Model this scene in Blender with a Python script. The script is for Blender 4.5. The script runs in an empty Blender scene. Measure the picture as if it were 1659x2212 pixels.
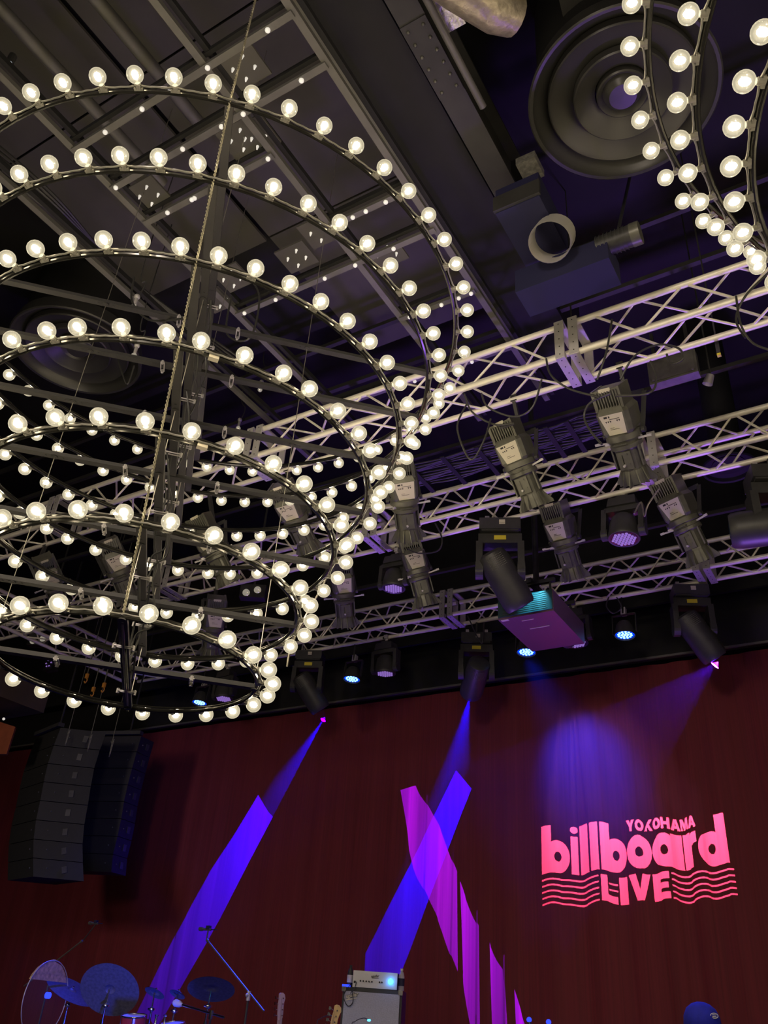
import bpy, math, random
from mathutils import Vector, Matrix
random.seed(7)
PI = math.pi
SC = bpy.context.scene
COL = SC.collection
V = Vector

# ------------------------------------------------------------------ camera
K = 1.2                                     # size of the stage rig relative to a 290 mm truss
CZ = 1.45                                   # eye height above the floor, metres
F = 1800.0                                  # focal length in pixels of a 1659 x 2212 frame
RX, UX, FX = V((0.85386, 0.51607, 0.06771)), V((0.22262, -0.4797, 0.84872)), V((-0.47048, 0.70962, 0.52449))
cam = bpy.data.cameras.new('camera')
cam.sensor_fit = 'HORIZONTAL'; cam.sensor_width = 36.0; cam.lens = 36.0 * F / 1659.0
cam.clip_start = 0.05; cam.clip_end = 200
camo = bpy.data.objects.new('camera', cam); COL.objects.link(camo)
m = Matrix.Identity(4)
for i in range(3):
    m[i][0] = RX[i]; m[i][1] = UX[i]; m[i][2] = -FX[i]
m.translation = V((0, 0, CZ))
camo.matrix_world = m
SC.camera = camo

# ------------------------------------------------------------------ world, exposure
w = bpy.data.worlds.new('dark_hall'); SC.world = w; w.use_nodes = True
w.node_tree.nodes['Background'].inputs[0].default_value = (0.6, 0.58, 0.7, 1)
w.node_tree.nodes['Background'].inputs[1].default_value = 0.010
SC.view_settings.view_transform = 'Standard'; SC.view_settings.look = 'None'
SC.view_settings.exposure = 0.0; SC.view_settings.gamma = 1.0; SC.view_settings.use_curve_mapping = False
SC.cycles.use_denoising = True
SC.cycles.max_bounces = 6; SC.cycles.transparent_max_bounces = 24
SC.cycles.sample_clamp_indirect = 4.0


def ray(x, y):
    return (x - 829.5) / F * RX - (y - 1106) / F * UX + FX


def at(x, y, Y=None, h=None, X=None, d=None):
    """the point seen at a photo pixel, on the plane at depth Y, height h above the eye, or at distance d"""
    r = ray(x, y)
    if Y is not None: k = Y / r.y
    elif h is not None: k = h / r.z
    elif X is not None: k = X / r.x
    else: k = d
    return r * k + V((0, 0, CZ))


# ------------------------------------------------------------------ lights that are not part of a visible lamp's builder
def lamp(name, kind, loc, energy, color, aim=None, **kw):
    l = bpy.data.lights.new(name, kind); l.energy = energy; l.color = color
    for k, v in kw.items(): setattr(l, k, v)
    o = bpy.data.objects.new(name, l); COL.objects.link(o)
    o.location = loc
    if aim is not None:
        o.rotation_euler = (V(aim) - V(loc)).to_track_quat('-Z', 'Y').to_euler()
    return o


# uplights standing on the stage floor below the frame (violet wash that catches the underside of the trusses)
lamp('stage_uplight', 'AREA', (-1.0, 9.4, 1.0), 40, (0.36, 0.14, 1.0), (-1.2, 7.2, 5.8), size=0.5, spread=math.radians(75))
lamp('stage_uplight', 'AREA', (-6.0, 9.4, 1.0), 28, (0.36, 0.14, 1.0), (-4.6, 7.2, 5.8), size=0.5, spread=math.radians(75))
# warm fill added behind the audience to brighten the left of the curtain
lamp('curtain_fill', 'AREA', (-9.5, -3.2, 4.6), 30, (1.0, 0.80, 0.66), (-11.5, 11.0, 2.0), size=1.2, spread=math.radians(70))
# unseen blue spots added on the stage to light the drums and the bass rig
lamp('blue_fill', 'SPOT', (-6.6, 6.7, 0.95), 240, (0.02, 0.05, 1.0), (-8.6, 8.0, 1.95), spot_size=math.radians(55), spot_blend=0.8, shadow_soft_size=0.1)
lamp('blue_fill', 'SPOT', (-4.3, 6.5, 0.95), 26, (0.16, 0.14, 1.0), (-5.9, 7.6, 1.6), spot_size=math.radians(34), spot_blend=0.7, shadow_soft_size=0.1)
lamp('curtain_fill', 'AREA', (-1.0, -3.5, 5.0), 56, (1.0, 0.84, 0.70), (-5.0, 11.0, 3.0), size=1.2, spread=math.radians(80))  # main warm fill added for the curtain


# ------------------------------------------------------------------ materials
def mat(name, col, rough=0.5, metal=0.0, emit=None, es=0.0, noise=0.0, nscale=8.0, bump=0.0, spec=0.5, sheen=0.0, alpha=1.0, trans=0.0):
    mt = bpy.data.materials.new(name); mt.use_nodes = True
    nt = mt.node_tree; b = nt.nodes['Principled BSDF']
    b.inputs['Base Color'].default_value = (*col, 1); b.inputs['Roughness'].default_value = rough
    b.inputs['Metallic'].default_value = metal
    b.inputs['Specular IOR Level'].default_value = spec
    b.inputs['Alpha'].default_value = alpha
    b.inputs['Transmission Weight'].default_value = trans
    if sheen: b.inputs['Sheen Weight'].default_value = sheen; b.inputs['Sheen Roughness'].default_value = 0.4
    if emit:
        b.inputs['Emission Color'].default_value = (*emit, 1); b.inputs['Emission Strength'].default_value = es
    if noise or bump:
        tc = nt.nodes.new('ShaderNodeTexCoord'); n = nt.nodes.new('ShaderNodeTexNoise')
        n.inputs['Scale'].default_value = nscale; n.inputs['Detail'].default_value = 4
        nt.links.new(tc.outputs['Object'], n.inputs['Vector'])
        if noise:
            r = nt.nodes.new('ShaderNodeValToRGB')
            r.color_ramp.elements[0].position = 0.3; r.color_ramp.elements[1].position = 0.75
            r.color_ramp.elements[0].color = (*[c * (1 - noise) for c in col], 1)
            r.color_ramp.elements[1].color = (*[min(1, c * (1 + noise)) for c in col], 1)
            nt.links.new(n.outputs['Fac'], r.inputs['Fac']); nt.links.new(r.outputs['Color'], b.inputs['Base Color'])
        if bump:
            bp = nt.nodes.new('ShaderNodeBump'); bp.inputs['Strength'].default_value = bump; bp.inputs['Distance'].default_value = 0.01
            nt.links.new(n.outputs['Fac'], bp.inputs['Height']); nt.links.new(bp.outputs['Normal'], b.inputs['Normal'])
    return mt


def emission(name, col, s, sample=True):
    mt = bpy.data.materials.new(name); mt.use_nodes = True; nt = mt.node_tree; nt.nodes.clear()
    e = nt.nodes.new('ShaderNodeEmission'); o = nt.nodes.new('ShaderNodeOutputMaterial')
    e.inputs[0].default_value = (*col, 1); e.inputs[1].default_value = s
    nt.links.new(e.outputs[0], o.inputs[0])
    if not sample: mt.cycles.emission_sampling = 'NONE'
    return mt


M = {}
M['ceil'] = mat('ceiling_board', (0.085, 0.078, 0.068), 0.9, noise=0.25, nscale=1.5)
M['panel'] = mat('grey_ceiling_panel', (0.088, 0.084, 0.072), 0.85, noise=0.12, nscale=2)
M['dark'] = mat('matt_black', (0.0095, 0.0095, 0.0098), 0.75, noise=0.3, nscale=3)
M['beam'] = mat('painted_black_steel', (0.035, 0.034, 0.033), 0.6, noise=0.3, nscale=3)
M['rail'] = mat('grey_steel_rail', (0.15, 0.147, 0.132), 0.5, 0.3, noise=0.12, nscale=5)
M['diff'] = mat('grey_diffuser_metal', (0.085, 0.084, 0.080), 0.40, 0.5, noise=0.1, nscale=3)
M['alu'] = mat('brushed_aluminium', (0.97, 0.91, 0.78), 0.42, 0.2, noise=0.08, nscale=12)
M['plate'] = mat('aluminium_plate', (0.62, 0.60, 0.60), 0.45, 0.35, noise=0.1, nscale=8)
M['fix'] = mat('black_die_cast_body', (0.135, 0.135, 0.112), 0.36, 0.25, noise=0.2, nscale=14, bump=0.1)
M['fix2'] = mat('dark_plastic_body', (0.042, 0.042, 0.041), 0.45, noise=0.2, nscale=14)
M['gloss'] = mat('gloss_black_tube', (0.035, 0.034, 0.03), 0.16, 0.6)
M['sock'] = mat('grey_lamp_socket', (0.16, 0.155, 0.13), 0.45, noise=0.1, nscale=20)
M['cable'] = mat('black_cable', (0.045, 0.045, 0.042), 0.4)
M['chain'] = mat('twisted_power_cable', (0.24, 0.22, 0.15), 0.4, 0.3)
M['wire'] = mat('thin_steel_wire', (0.45, 0.43, 0.36), 0.35, 0.8)
M['label'] = mat('cream_label', (0.62, 0.58, 0.47), 0.6)
M['ink'] = mat('black_print', (0.02, 0.02, 0.02), 0.7)
M['yellow'] = mat('yellow_sticker', (0.75, 0.62, 0.05), 0.5)
M['chrome'] = mat('chrome', (0.8, 0.8, 0.8), 0.15, 1.0)
M['silver'] = mat('silver_flexible_duct', (0.62, 0.6, 0.56), 0.35, 0.6)
M['foil'] = mat('crinkled_foil', (0.42, 0.37, 0.27), 0.4, 0.5, noise=0.3, nscale=18, bump=0.9)
M['foil2'] = mat('silver_foil', (0.7, 0.68, 0.62), 0.3, 0.8, noise=0.3, nscale=30, bump=1.0)
M['blue_box'] = mat('dark_blue_lit', (0.012, 0.012, 0.055), 0.7)  # blue light on the duct boxes put into the base colour
M['knob'] = mat('white_cap', (0.8, 0.8, 0.75), 0.35, emit=(1, 0.95, 0.85), es=0.5)  # faint glow put into the white caps
M['wall'] = mat('dark_wall', (0.02, 0.02, 0.021), 0.85, noise=0.2, nscale=2)
M['floor'] = mat('dark_wood_floor', (0.05, 0.035, 0.028), 0.5, noise=0.2, nscale=3)
M['stage'] = mat('black_stage_floor', (0.05, 0.05, 0.055), 0.4, noise=0.2, nscale=3)
M['orange'] = mat('rust_orange_board', (0.30, 0.075, 0.028), 0.8, noise=0.15, nscale=6)
M['brown'] = mat('brown_soffit', (0.07, 0.05, 0.035), 0.8, noise=0.15, nscale=3)
M['pa'] = mat('line_array_black_paint', (0.012, 0.0125, 0.0115), 0.7, noise=0.15, nscale=10)
M['pa2'] = mat('line_array_side_paint', (0.010, 0.010, 0.014), 0.65, noise=0.2, nscale=10)
M['hook'] = mat('orange_hook', (0.55, 0.24, 0.04), 0.5)
M['white'] = mat('white_metal_front', (0.62, 0.60, 0.58), 0.45)
M['grille'] = mat('grey_grille_cloth', (0.42, 0.42, 0.52), 0.8, noise=0.1, nscale=80, bump=0.3)
M['tolex'] = mat('black_tolex', (0.03, 0.03, 0.032), 0.6)
M['cymbal'] = mat('dark_cymbal_bronze', (0.16, 0.16, 0.18), 0.45, 0.35, noise=0.25, nscale=30)
M['redshell'] = mat('red_lacquer_shell', (0.35, 0.03, 0.02), 0.2)
M['wood'] = mat('pale_maple', (0.62, 0.42, 0.24), 0.5, noise=0.35, nscale=22)
M['maple'] = mat('amber_maple_headstock', (0.62, 0.42, 0.18), 0.35, noise=0.15, nscale=20)
M['clear'] = mat('clear_drum_head', (0.9, 0.9, 0.95), 0.05, alpha=0.035)
M['plastic_clear'] = mat('clear_bottle_plastic', (0.75, 0.8, 0.9), 0.08, alpha=0.35)
M['navy'] = mat('navy_cap_cloth', (0.008, 0.012, 0.32), 0.85, noise=0.15, nscale=40)
M['skin'] = mat('skin', (0.45, 0.27, 0.19), 0.55)
M['shirt'] = mat('dark_shirt', (0.03, 0.03, 0.05), 0.85)
M['hair'] = mat('black_hair', (0.01, 0.01, 0.01), 0.5)
M['core'] = emission('lit_filament', (1.0, 0.82, 0.53), 98)
M['blue_led'] = emission('lit_blue_led', (0.16, 0.40, 1.0), 4.5)
M['blue_rim'] = emission('blue_lens_glow', (0.0, 0.03, 1.0), 2.2)
M['purple_led'] = mat('violet_led_lens', (0.16, 0.10, 0.25), 0.12, emit=(0.50, 0.28, 0.95), es=0.42)
M['purple_gap'] = mat('dark_lens_frame', (0.02, 0.015, 0.03), 0.3)
M['cyan'] = mat('projector_front_glass', (0.03, 0.06, 0.07), 0.2)
M['projred'] = mat('projector_case', (0.135, 0.075, 0.095), 0.45)
M['blue_lamp'] = emission('blue_pilot_light', (0.02, 0.35, 1.0), 14)
M['blue_tip'] = emission('blue_lit_glow', (0.02, 0.04, 1.0), 2.5)  # blue light on microphone heads and drum port put in as emission
M['lensglass'] = mat('lamp_reflector_glass', (0.8, 0.75, 0.6), 0.1, 0.9, emit=(1, 0.9, 0.7), es=0.25)


def globe_mat():
    mt = bpy.data.materials.new('glowing_bulb_glass'); mt.use_nodes = True; nt = mt.node_tree; nt.nodes.clear()
    N, L = nt.nodes.new, nt.links.new
    lw = N('ShaderNodeLayerWeight'); lw.inputs[0].default_value = 0.55
    tr = N('ShaderNodeBsdfTransparent'); em = N('ShaderNodeEmission'); gl = N('ShaderNodeBsdfGlossy')
    em.inputs[0].default_value = (1.0, 0.88, 0.60, 1); mq = N('ShaderNodeValToRGB'); mq.color_ramp.elements[0].position = 0.0; mq.color_ramp.elements[0].color = (1.25, 1.25, 1.25, 1); mq.color_ramp.elements[1].position = 1.0; mq.color_ramp.elements[1].color = (0.95, 0.95, 0.95, 1)
    e2 = mq.color_ramp.elements.new(0.45); e2.color = (0.62, 0.62, 0.62, 1); L(lw.outputs['Facing'], mq.inputs[0]); L(mq.outputs[0], em.inputs[1])  # bright centre and rim light put into the glass as emission
    gl.inputs['Roughness'].default_value = 0.1; gl.inputs[0].default_value = (1, 1, 1, 1)
    mr = N('ShaderNodeMapRange'); mr.inputs[1].default_value = 0.0; mr.inputs[2].default_value = 1.0
    mr.inputs[3].default_value = 0.55; mr.inputs[4].default_value = 0.72
    m1 = N('ShaderNodeMixShader'); m2 = N('ShaderNodeMixShader'); m2.inputs[0].default_value = 0.06
    o = N('ShaderNodeOutputMaterial')
    L(lw.outputs['Facing'], mr.inputs[0]); L(mr.outputs[0], m1.inputs[0])
    L(tr.outputs[0], m1.inputs[1]); L(em.outputs[0], m1.inputs[2])
    L(m1.outputs[0], m2.inputs[1]); L(gl.outputs[0], m2.inputs[2]); L(m2.outputs[0], o.inputs[0])
    mt.cycles.emission_sampling = 'NONE'
    return mt


M['globe'] = globe_mat()


def curtain_mat():
    mt = mat('crimson_velvet', (0.155, 0.0085, 0.018), 0.8, sheen=0.15)
    nt = mt.node_tree; N, L = nt.nodes.new, nt.links.new; b = nt.nodes['Principled BSDF']
    tc = N('ShaderNodeTexCoord'); mp = N('ShaderNodeMapping'); mp.inputs['Scale'].default_value = (14, 1, 0.15)
    n = N('ShaderNodeTexNoise'); n.inputs['Scale'].default_value = 3; n.inputs['Detail'].default_value = 5
    r = N('ShaderNodeValToRGB')
    r.color_ramp.elements[0].position = 0.3; r.color_ramp.elements[1].position = 0.75
    r.color_ramp.elements[0].color = (0.125, 0.0095, 0.0155, 1); r.color_ramp.elements[1].color = (0.185, 0.0135, 0.024, 1)
    L(tc.outputs['Object'], mp.inputs[0]); L(mp.outputs[0], n.inputs['Vector']); L(n.outputs['Fac'], r.inputs['Fac'])
    L(r.outputs['Color'], b.inputs['Base Color'])
    return mt


M['curtain'] = curtain_mat()


# ------------------------------------------------------------------ mesh builder
class MB:
    def __init__(s): s.v = []; s.f = []; s.m = []; s.xf = None

    def add(s, vs, fs, mi=0):
        b = len(s.v)
        s.v += [V(p) for p in vs]; s.f += [tuple(b + i for i in f) for f in fs]; s.m += [mi] * len(fs)

    def box(s, c, size, R=None, mi=0, taper=1.0):
        hx, hy, hz = [a / 2 for a in size]; vs = []
        for z, k in ((-hz, 1.0), (hz, taper)):
            for x, y in ((-hx, -hy), (hx, -hy), (hx, hy), (-hx, hy)):
                p = V((x * k, y * k, z)); p = R @ p if R else p; vs.append(V(c) + p)
        s.add(vs, [(3, 2, 1, 0), (4, 5, 6, 7), (0, 1, 5, 4), (1, 2, 6, 5), (2, 3, 7, 6), (3, 0, 4, 7)], mi)

    def bar(s, a, b, w, h, mi=0, up=(0, 0, 1)):
        a, b = V(a), V(b); d = b - a
        if d.length < 1e-6: return
        z = d.normalized(); u = V(up)
        if abs(z.dot(u)) > 0.98: u = V((0, 1, 0))
        x = u.cross(z).normalized(); y = z.cross(x)
        R = Matrix((x, y, z)).transposed()
        s.box((a + b) / 2, (w, h, d.length), R, mi)

    def tube(s, pts, r, n=8, closed=False, mi=0, caps=True):
        pts = [V(p) for p in pts]; N = len(pts); base = len(s.v); prev = None
        for i, p in enumerate(pts):
            if closed: t = pts[(i + 1) % N] - pts[i - 1]
            else: t = pts[min(i + 1, N - 1)] - pts[max(i - 1, 0)]
            t.normalize()
            if prev is None:
                u = V((0, 0, 1)) if abs(t.z) < 0.9 else V((1, 0, 0))
                x = u.cross(t).normalized()
            else:
                x = prev - t * prev.dot(t); x.normalize()
            prev = x; y = t.cross(x); rr = r[i] if isinstance(r, (list, tuple)) else r
            for k in range(n):
                a = 2 * PI * k / n; s.v.append(p + x * math.cos(a) * rr + y * math.sin(a) * rr)
        for i in range(N if closed else N - 1):
            j = (i + 1) % N
            for k in range(n):
                s.f.append((base + i * n + k, base + i * n + (k + 1) % n, base + j * n + (k + 1) % n, base + j * n + k)); s.m.append(mi)
        if not closed and caps:
            s.f.append(tuple(base + k for k in range(n))[::-1]); s.m.append(mi)
            s.f.append(tuple(base + (N - 1) * n + k for k in range(n))); s.m.append(mi)

    def cyl(s, a, b, r0, r1=None, n=16, mi=0):
        s.tube([a, b], [r0, r0 if r1 is None else r1], n, mi=mi)

    def lathe(s, prof, n=24, mi=0, o=(0, 0, 0), ax=(0, 0, 1)):
        q = V(ax).to_track_quat('Z', 'Y').to_matrix(); base = len(s.v); o = V(o)
        for r, z in prof:
            for k in range(n):
                a = 2 * PI * k / n; s.v.append(o + q @ V((r * math.cos(a), r * math.sin(a), z)))
        for i in range(len(prof) - 1):
            for k in range(n):
                s.f.append((base + i * n + k, base + i * n + (k + 1) % n, base + (i + 1) * n + (k + 1) % n, base + (i + 1) * n + k)); s.m.append(mi)

    def sphere(s, c, r, n=16, m_=10, mi=0, sc=(1, 1, 1)):
        base = len(s.v); c = V(c)
        for i in range(1, m_):
            t = PI * i / m_
            for k in range(n):
                a = 2 * PI * k / n
                s.v.append(c + V((math.sin(t) * math.cos(a) * sc[0], math.sin(t) * math.sin(a) * sc[1], math.cos(t) * sc[2])) * r)
        top = len(s.v); s.v.append(c + V((0, 0, r * sc[2]))); s.v.append(c - V((0, 0, r * sc[2])))
        for i in range(m_ - 2):
            for k in range(n):
                s.f.append((base + i * n + k, base + (i + 1) * n + k, base + (i + 1) * n + (k + 1) % n, base + i * n + (k + 1) % n)); s.m.append(mi)
        for k in range(n):
            s.f.append((top, base + k, base + (k + 1) % n)); s.m.append(mi)
            q = base + (m_ - 2) * n; s.f.append((top + 1, q + (k + 1) % n, q + k)); s.m.append(mi)

    def mesh(s, name, mats, smooth=False, loc=None):
        me = bpy.data.meshes.new(name)
        vs = [(p - loc) for p in s.v] if loc is not None else s.v
        if s.xf is not None: vs = [s.xf @ p for p in vs]
        me.from_pydata([tuple(p) for p in vs], [], s.f)
        for x in (mats if isinstance(mats, (list, tuple)) else [mats]): me.materials.append(x)
        me.polygons.foreach_set('material_index', s.m)
        if smooth:
            me.polygons.foreach_set('use_smooth', [True] * len(me.polygons))
            try: me.set_sharp_from_angle(angle=math.radians(38))
            except Exception: pass
        me.update(); return me

    def obj(s, name, mats, parent=None, smooth=False, world=False):
        """world=True: the builder holds world coordinates, re-based on the parent's own frame"""
        if world and parent is not None: s.xf = root_of(parent).inverted()
        o = bpy.data.objects.new(name, s.mesh(name, mats, smooth)); COL.objects.link(o)
        if parent is not None: o.parent = parent
        return o


ROOT = {}


def root_of(o):
    while o.name not in ROOT:
        if o.parent is None: return Matrix.Identity(4)
        o = o.parent
    return ROOT[o.name]


def tag(o, label=None, cat=None, group=None, kind=None):
    if label: o['label'] = label
    if cat: o['category'] = cat
    if group: o['group'] = group
    if kind: o['kind'] = kind
    return o


def thing(name, label, cat, loc=(0, 0, 0), R=None, group=None, scale=1.0):
    o = bpy.data.objects.new(name, None); o.empty_display_size = 0.1; COL.objects.link(o)
    mm = Matrix.Translation(V(loc)) @ (R.to_4x4() if R else Matrix.Identity(4)) @ Matrix.Scale(scale, 4)
    o.matrix_world = mm; ROOT[o.name] = mm
    return tag(o, label, cat, group)


def single(name, mb, mats, label, cat, group=None, smooth=False, base=None):
    c = V(base) if base is not None else sum(mb.v, V((0, 0, 0))) / len(mb.v)
    o = bpy.data.objects.new(name, mb.mesh(name, mats, smooth, loc=c)); o.location = c; COL.objects.link(o)
    return tag(o, label, cat, group)


def copy_tree(o, parent=None):
    c = o.copy(); COL.objects.link(c)
    if parent is not None: c.parent = parent
    for ch in [k for k in o.children]: copy_tree(ch, c)
    return c


def place(root, loc, R=None, scale=1.0):
    mm = Matrix.Translation(V(loc)) @ (R.to_4x4() if R else Matrix.Identity(4)) @ Matrix.Scale(scale, 4)
    root.matrix_world = mm; ROOT[root.name] = mm


def frame(z, face):
    """rotation whose z is the given axis and whose +y turns as far as possible to 'face'"""
    z = V(z).normalized(); y = V(face); y = (y - z * y.dot(z)).normalized(); x = y.cross(z)
    return Matrix((x, y, z)).transposed()


def arc(c, r, a0, a1, n, z=0):
    return [V((c[0] + r * math.cos(a0 + (a1 - a0) * i / n), c[1] + r * math.sin(a0 + (a1 - a0) * i / n), z)) for i in range(n + 1)]


def catmull(p, n=8):
    p = [V(a) for a in p]; q = [p[0]] + p + [p[-1]]; out = []
    for i in range(1, len(q) - 2):
        a, b, c, d = q[i - 1:i + 3]
        for k in range(n):
            t = k / n
            out.append(0.5 * ((2 * b) + (c - a) * t + (2 * a - 5 * b + 4 * c - d) * t * t + (3 * b - a - 3 * c + d) * t ** 3))
    return out + [p[-1]]


def struct(name, mb, mats, smooth=False):
    return tag(mb.obj(name, mats, None, smooth), kind='structure')


# ================================================================== THE ROOM
H0 = CZ                     # heights below are given above the eye, so world z = H0 + h
YC = 9.3 * K                    # depth of the curtain
XL, XR, YB = -20.0, 4.5, -4.0
b = MB(); b.box(((XL + XR) / 2, 4.0, -0.05), (XR - XL + 1, 17, 0.1)); struct('floor', b, M['floor'])
b = MB(); b.box(((XL + XR) / 2, 9.2, 0.40), (XR - XL, 5.6, 0.8)); struct('stage_floor', b, M['stage'])
b = MB(); b.box(((XL + XR) / 2, 4.0, H0 + 7.6), (XR - XL + 1, 17, 0.2)); ceil = struct('ceiling', b, M['dark'])
b = MB(); b.box(((XL + XR) / 2, 12.2, 4.5), (XR - XL + 1, 0.2, 9.4)); struct('wall_back', b, M['wall'])
b = MB(); b.box((XL - 0.1, 4.0, 4.5), (0.2, 17, 9.4)); struct('wall_left', b, M['wall'])
b = MB(); b.box((XR + 0.1, 4.0, 4.5), (0.2, 17, 9.4)); struct('wall_right', b, M['wall'])
b = MB(); b.box(((XL + XR) / 2, YB - 0.1, 4.5), (XR - XL + 1, 0.2, 9.4)); struct('wall_front', b, M['wall'])

# grey boards of the lowered ceiling over the hall (left of the big beam)
ceil2 = MB(); ceil2.box((-8.2, 1.7, H0 + 6.9), (12.0, 7.6, 0.06)); ceil_low = struct('trim_1', ceil2, M['dark'])
for ix in range(8):
    for iy in range(6):
        x0, y0 = -2.5 - 1.9 * (ix + 1), -1.6 + 1.9 * iy
        if ix > 3 or iy > 3 or (ix > 0 and iy == 3) or ix == 2: continue
        p = MB(); p.box((x0 + 0.95, y0 + 0.95, H0 + 6.80 - 0.03 * ((ix * 5 + iy * 3) % 3)), (1.88, 1.88, 0.03)); p.obj('panel', M['panel'], ceil_low)

# ------------------------------------------------------------------ curtain
def fold(x):
    """depth offset of the curtain cloth at x (folds are sharper to the right of the logo)"""
    a = 0.014 * math.sin(x * 8.3 + 1.1 * math.sin(x * 1.7)) + 0.006 * math.sin(x * 17.0 + 2.0 * math.sin(x * 2.9))
    s = math.sin(x * 12.9 + 1.7 * math.sin(x * 2.3) + 0.4)
    a += 0.013 * (abs(s) ** 0.5) * (1 if s > 0 else -1)
    k = 0.40 + 0.60 / (1 + math.exp(-(x + 4.3) * 2.0))
    return a * k


CT = H0 + 0.4053 * YC
b = MB(); xs = [-18.0 + 0.014 * i for i in range(int(22.4 / 0.014))]
zs = [0.81, 1.8, 2.9, 4.0, 5.0, CT]
for j, z in enumerate(zs):
    for x in xs:
        sway = 0.015 * math.sin(z * 0.9 + x * 0.7)
        b.v.append(V((x, YC - fold(x + sway) * (0.75 + 0.25 * (CT - z) / 4.5), z)))
n = len(xs)
for j in range(len(zs) - 1):
    for i in range(n - 1):
        b.f.append((j * n + i, j * n + i + 1, (j + 1) * n + i + 1, (j + 1) * n + i)); b.m.append(0)
single('stage_curtain', b, M['curtain'], 'full height crimson velvet curtain hanging in folds behind the stage', 'curtain', smooth=True, base=(-5, YC, 0.81))
b = MB(); b.box((-7.0, YC - 0.16, CT + 0.9), (23, 0.06, 1.8))
v = single('black_valance', b, M['dark'], 'black cloth border hanging above the red curtain', 'valance')
b = MB(); b.bar((-18, YC - 0.21, CT + 0.015), (4.4, YC - 0.21, CT + 0.015), 0.03, 0.03)
single('curtain_track', b, M['rail'], 'thin grey curtain track along the top of the red curtain', 'rail')


# ================================================================== CHANDELIERS
RING = [(4.381, 1.934, 56, -80.1), (3.923, 1.752, 52, -82.6), (3.464, 1.570, 48, -85.8), (3.006, 1.390, 40, -84.5),
        (2.552, 1.211, 32, -82.5), (2.098, 1.035, 28, -88.4), (1.664, 0.855, 24, -81.3)]
gb = MB()                                   # one globe lamp, axis +x, centre of the globe at 0.094
gb.lathe([(0.0005, 0.1415), (0.012, 0.1395), (0.024, 0.1345), (0.034, 0.127), (0.042, 0.1155), (0.0465, 0.103), (0.0475, 0.094), (0.0465, 0.084),
          (0.042, 0.072), (0.034, 0.0605), (0.024, 0.053), (0.015, 0.048), (0.0135, 0.040)], 20, 0, ax=(1, 0, 0))
gb.sphere((0.092, 0, 0), 0.0215, 10, 6, 1, sc=(1.25, 0.85, 0.85))
GLOBE = gb.mesh('bulb', [M['globe'], M['core']], True)
sk = MB()
sk.cyl((0.008, 0, 0), (0.040, 0, 0), 0.017, 0.0175, 12); sk.cyl((0.040, 0, 0), (0.046, 0, 0), 0.0145, 0.014, 12)
sk.box((0.014, 0, -0.004), (0.018, 0.052, 0.02))
SOCK = sk.mesh('socket', M['sock'], True)


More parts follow.
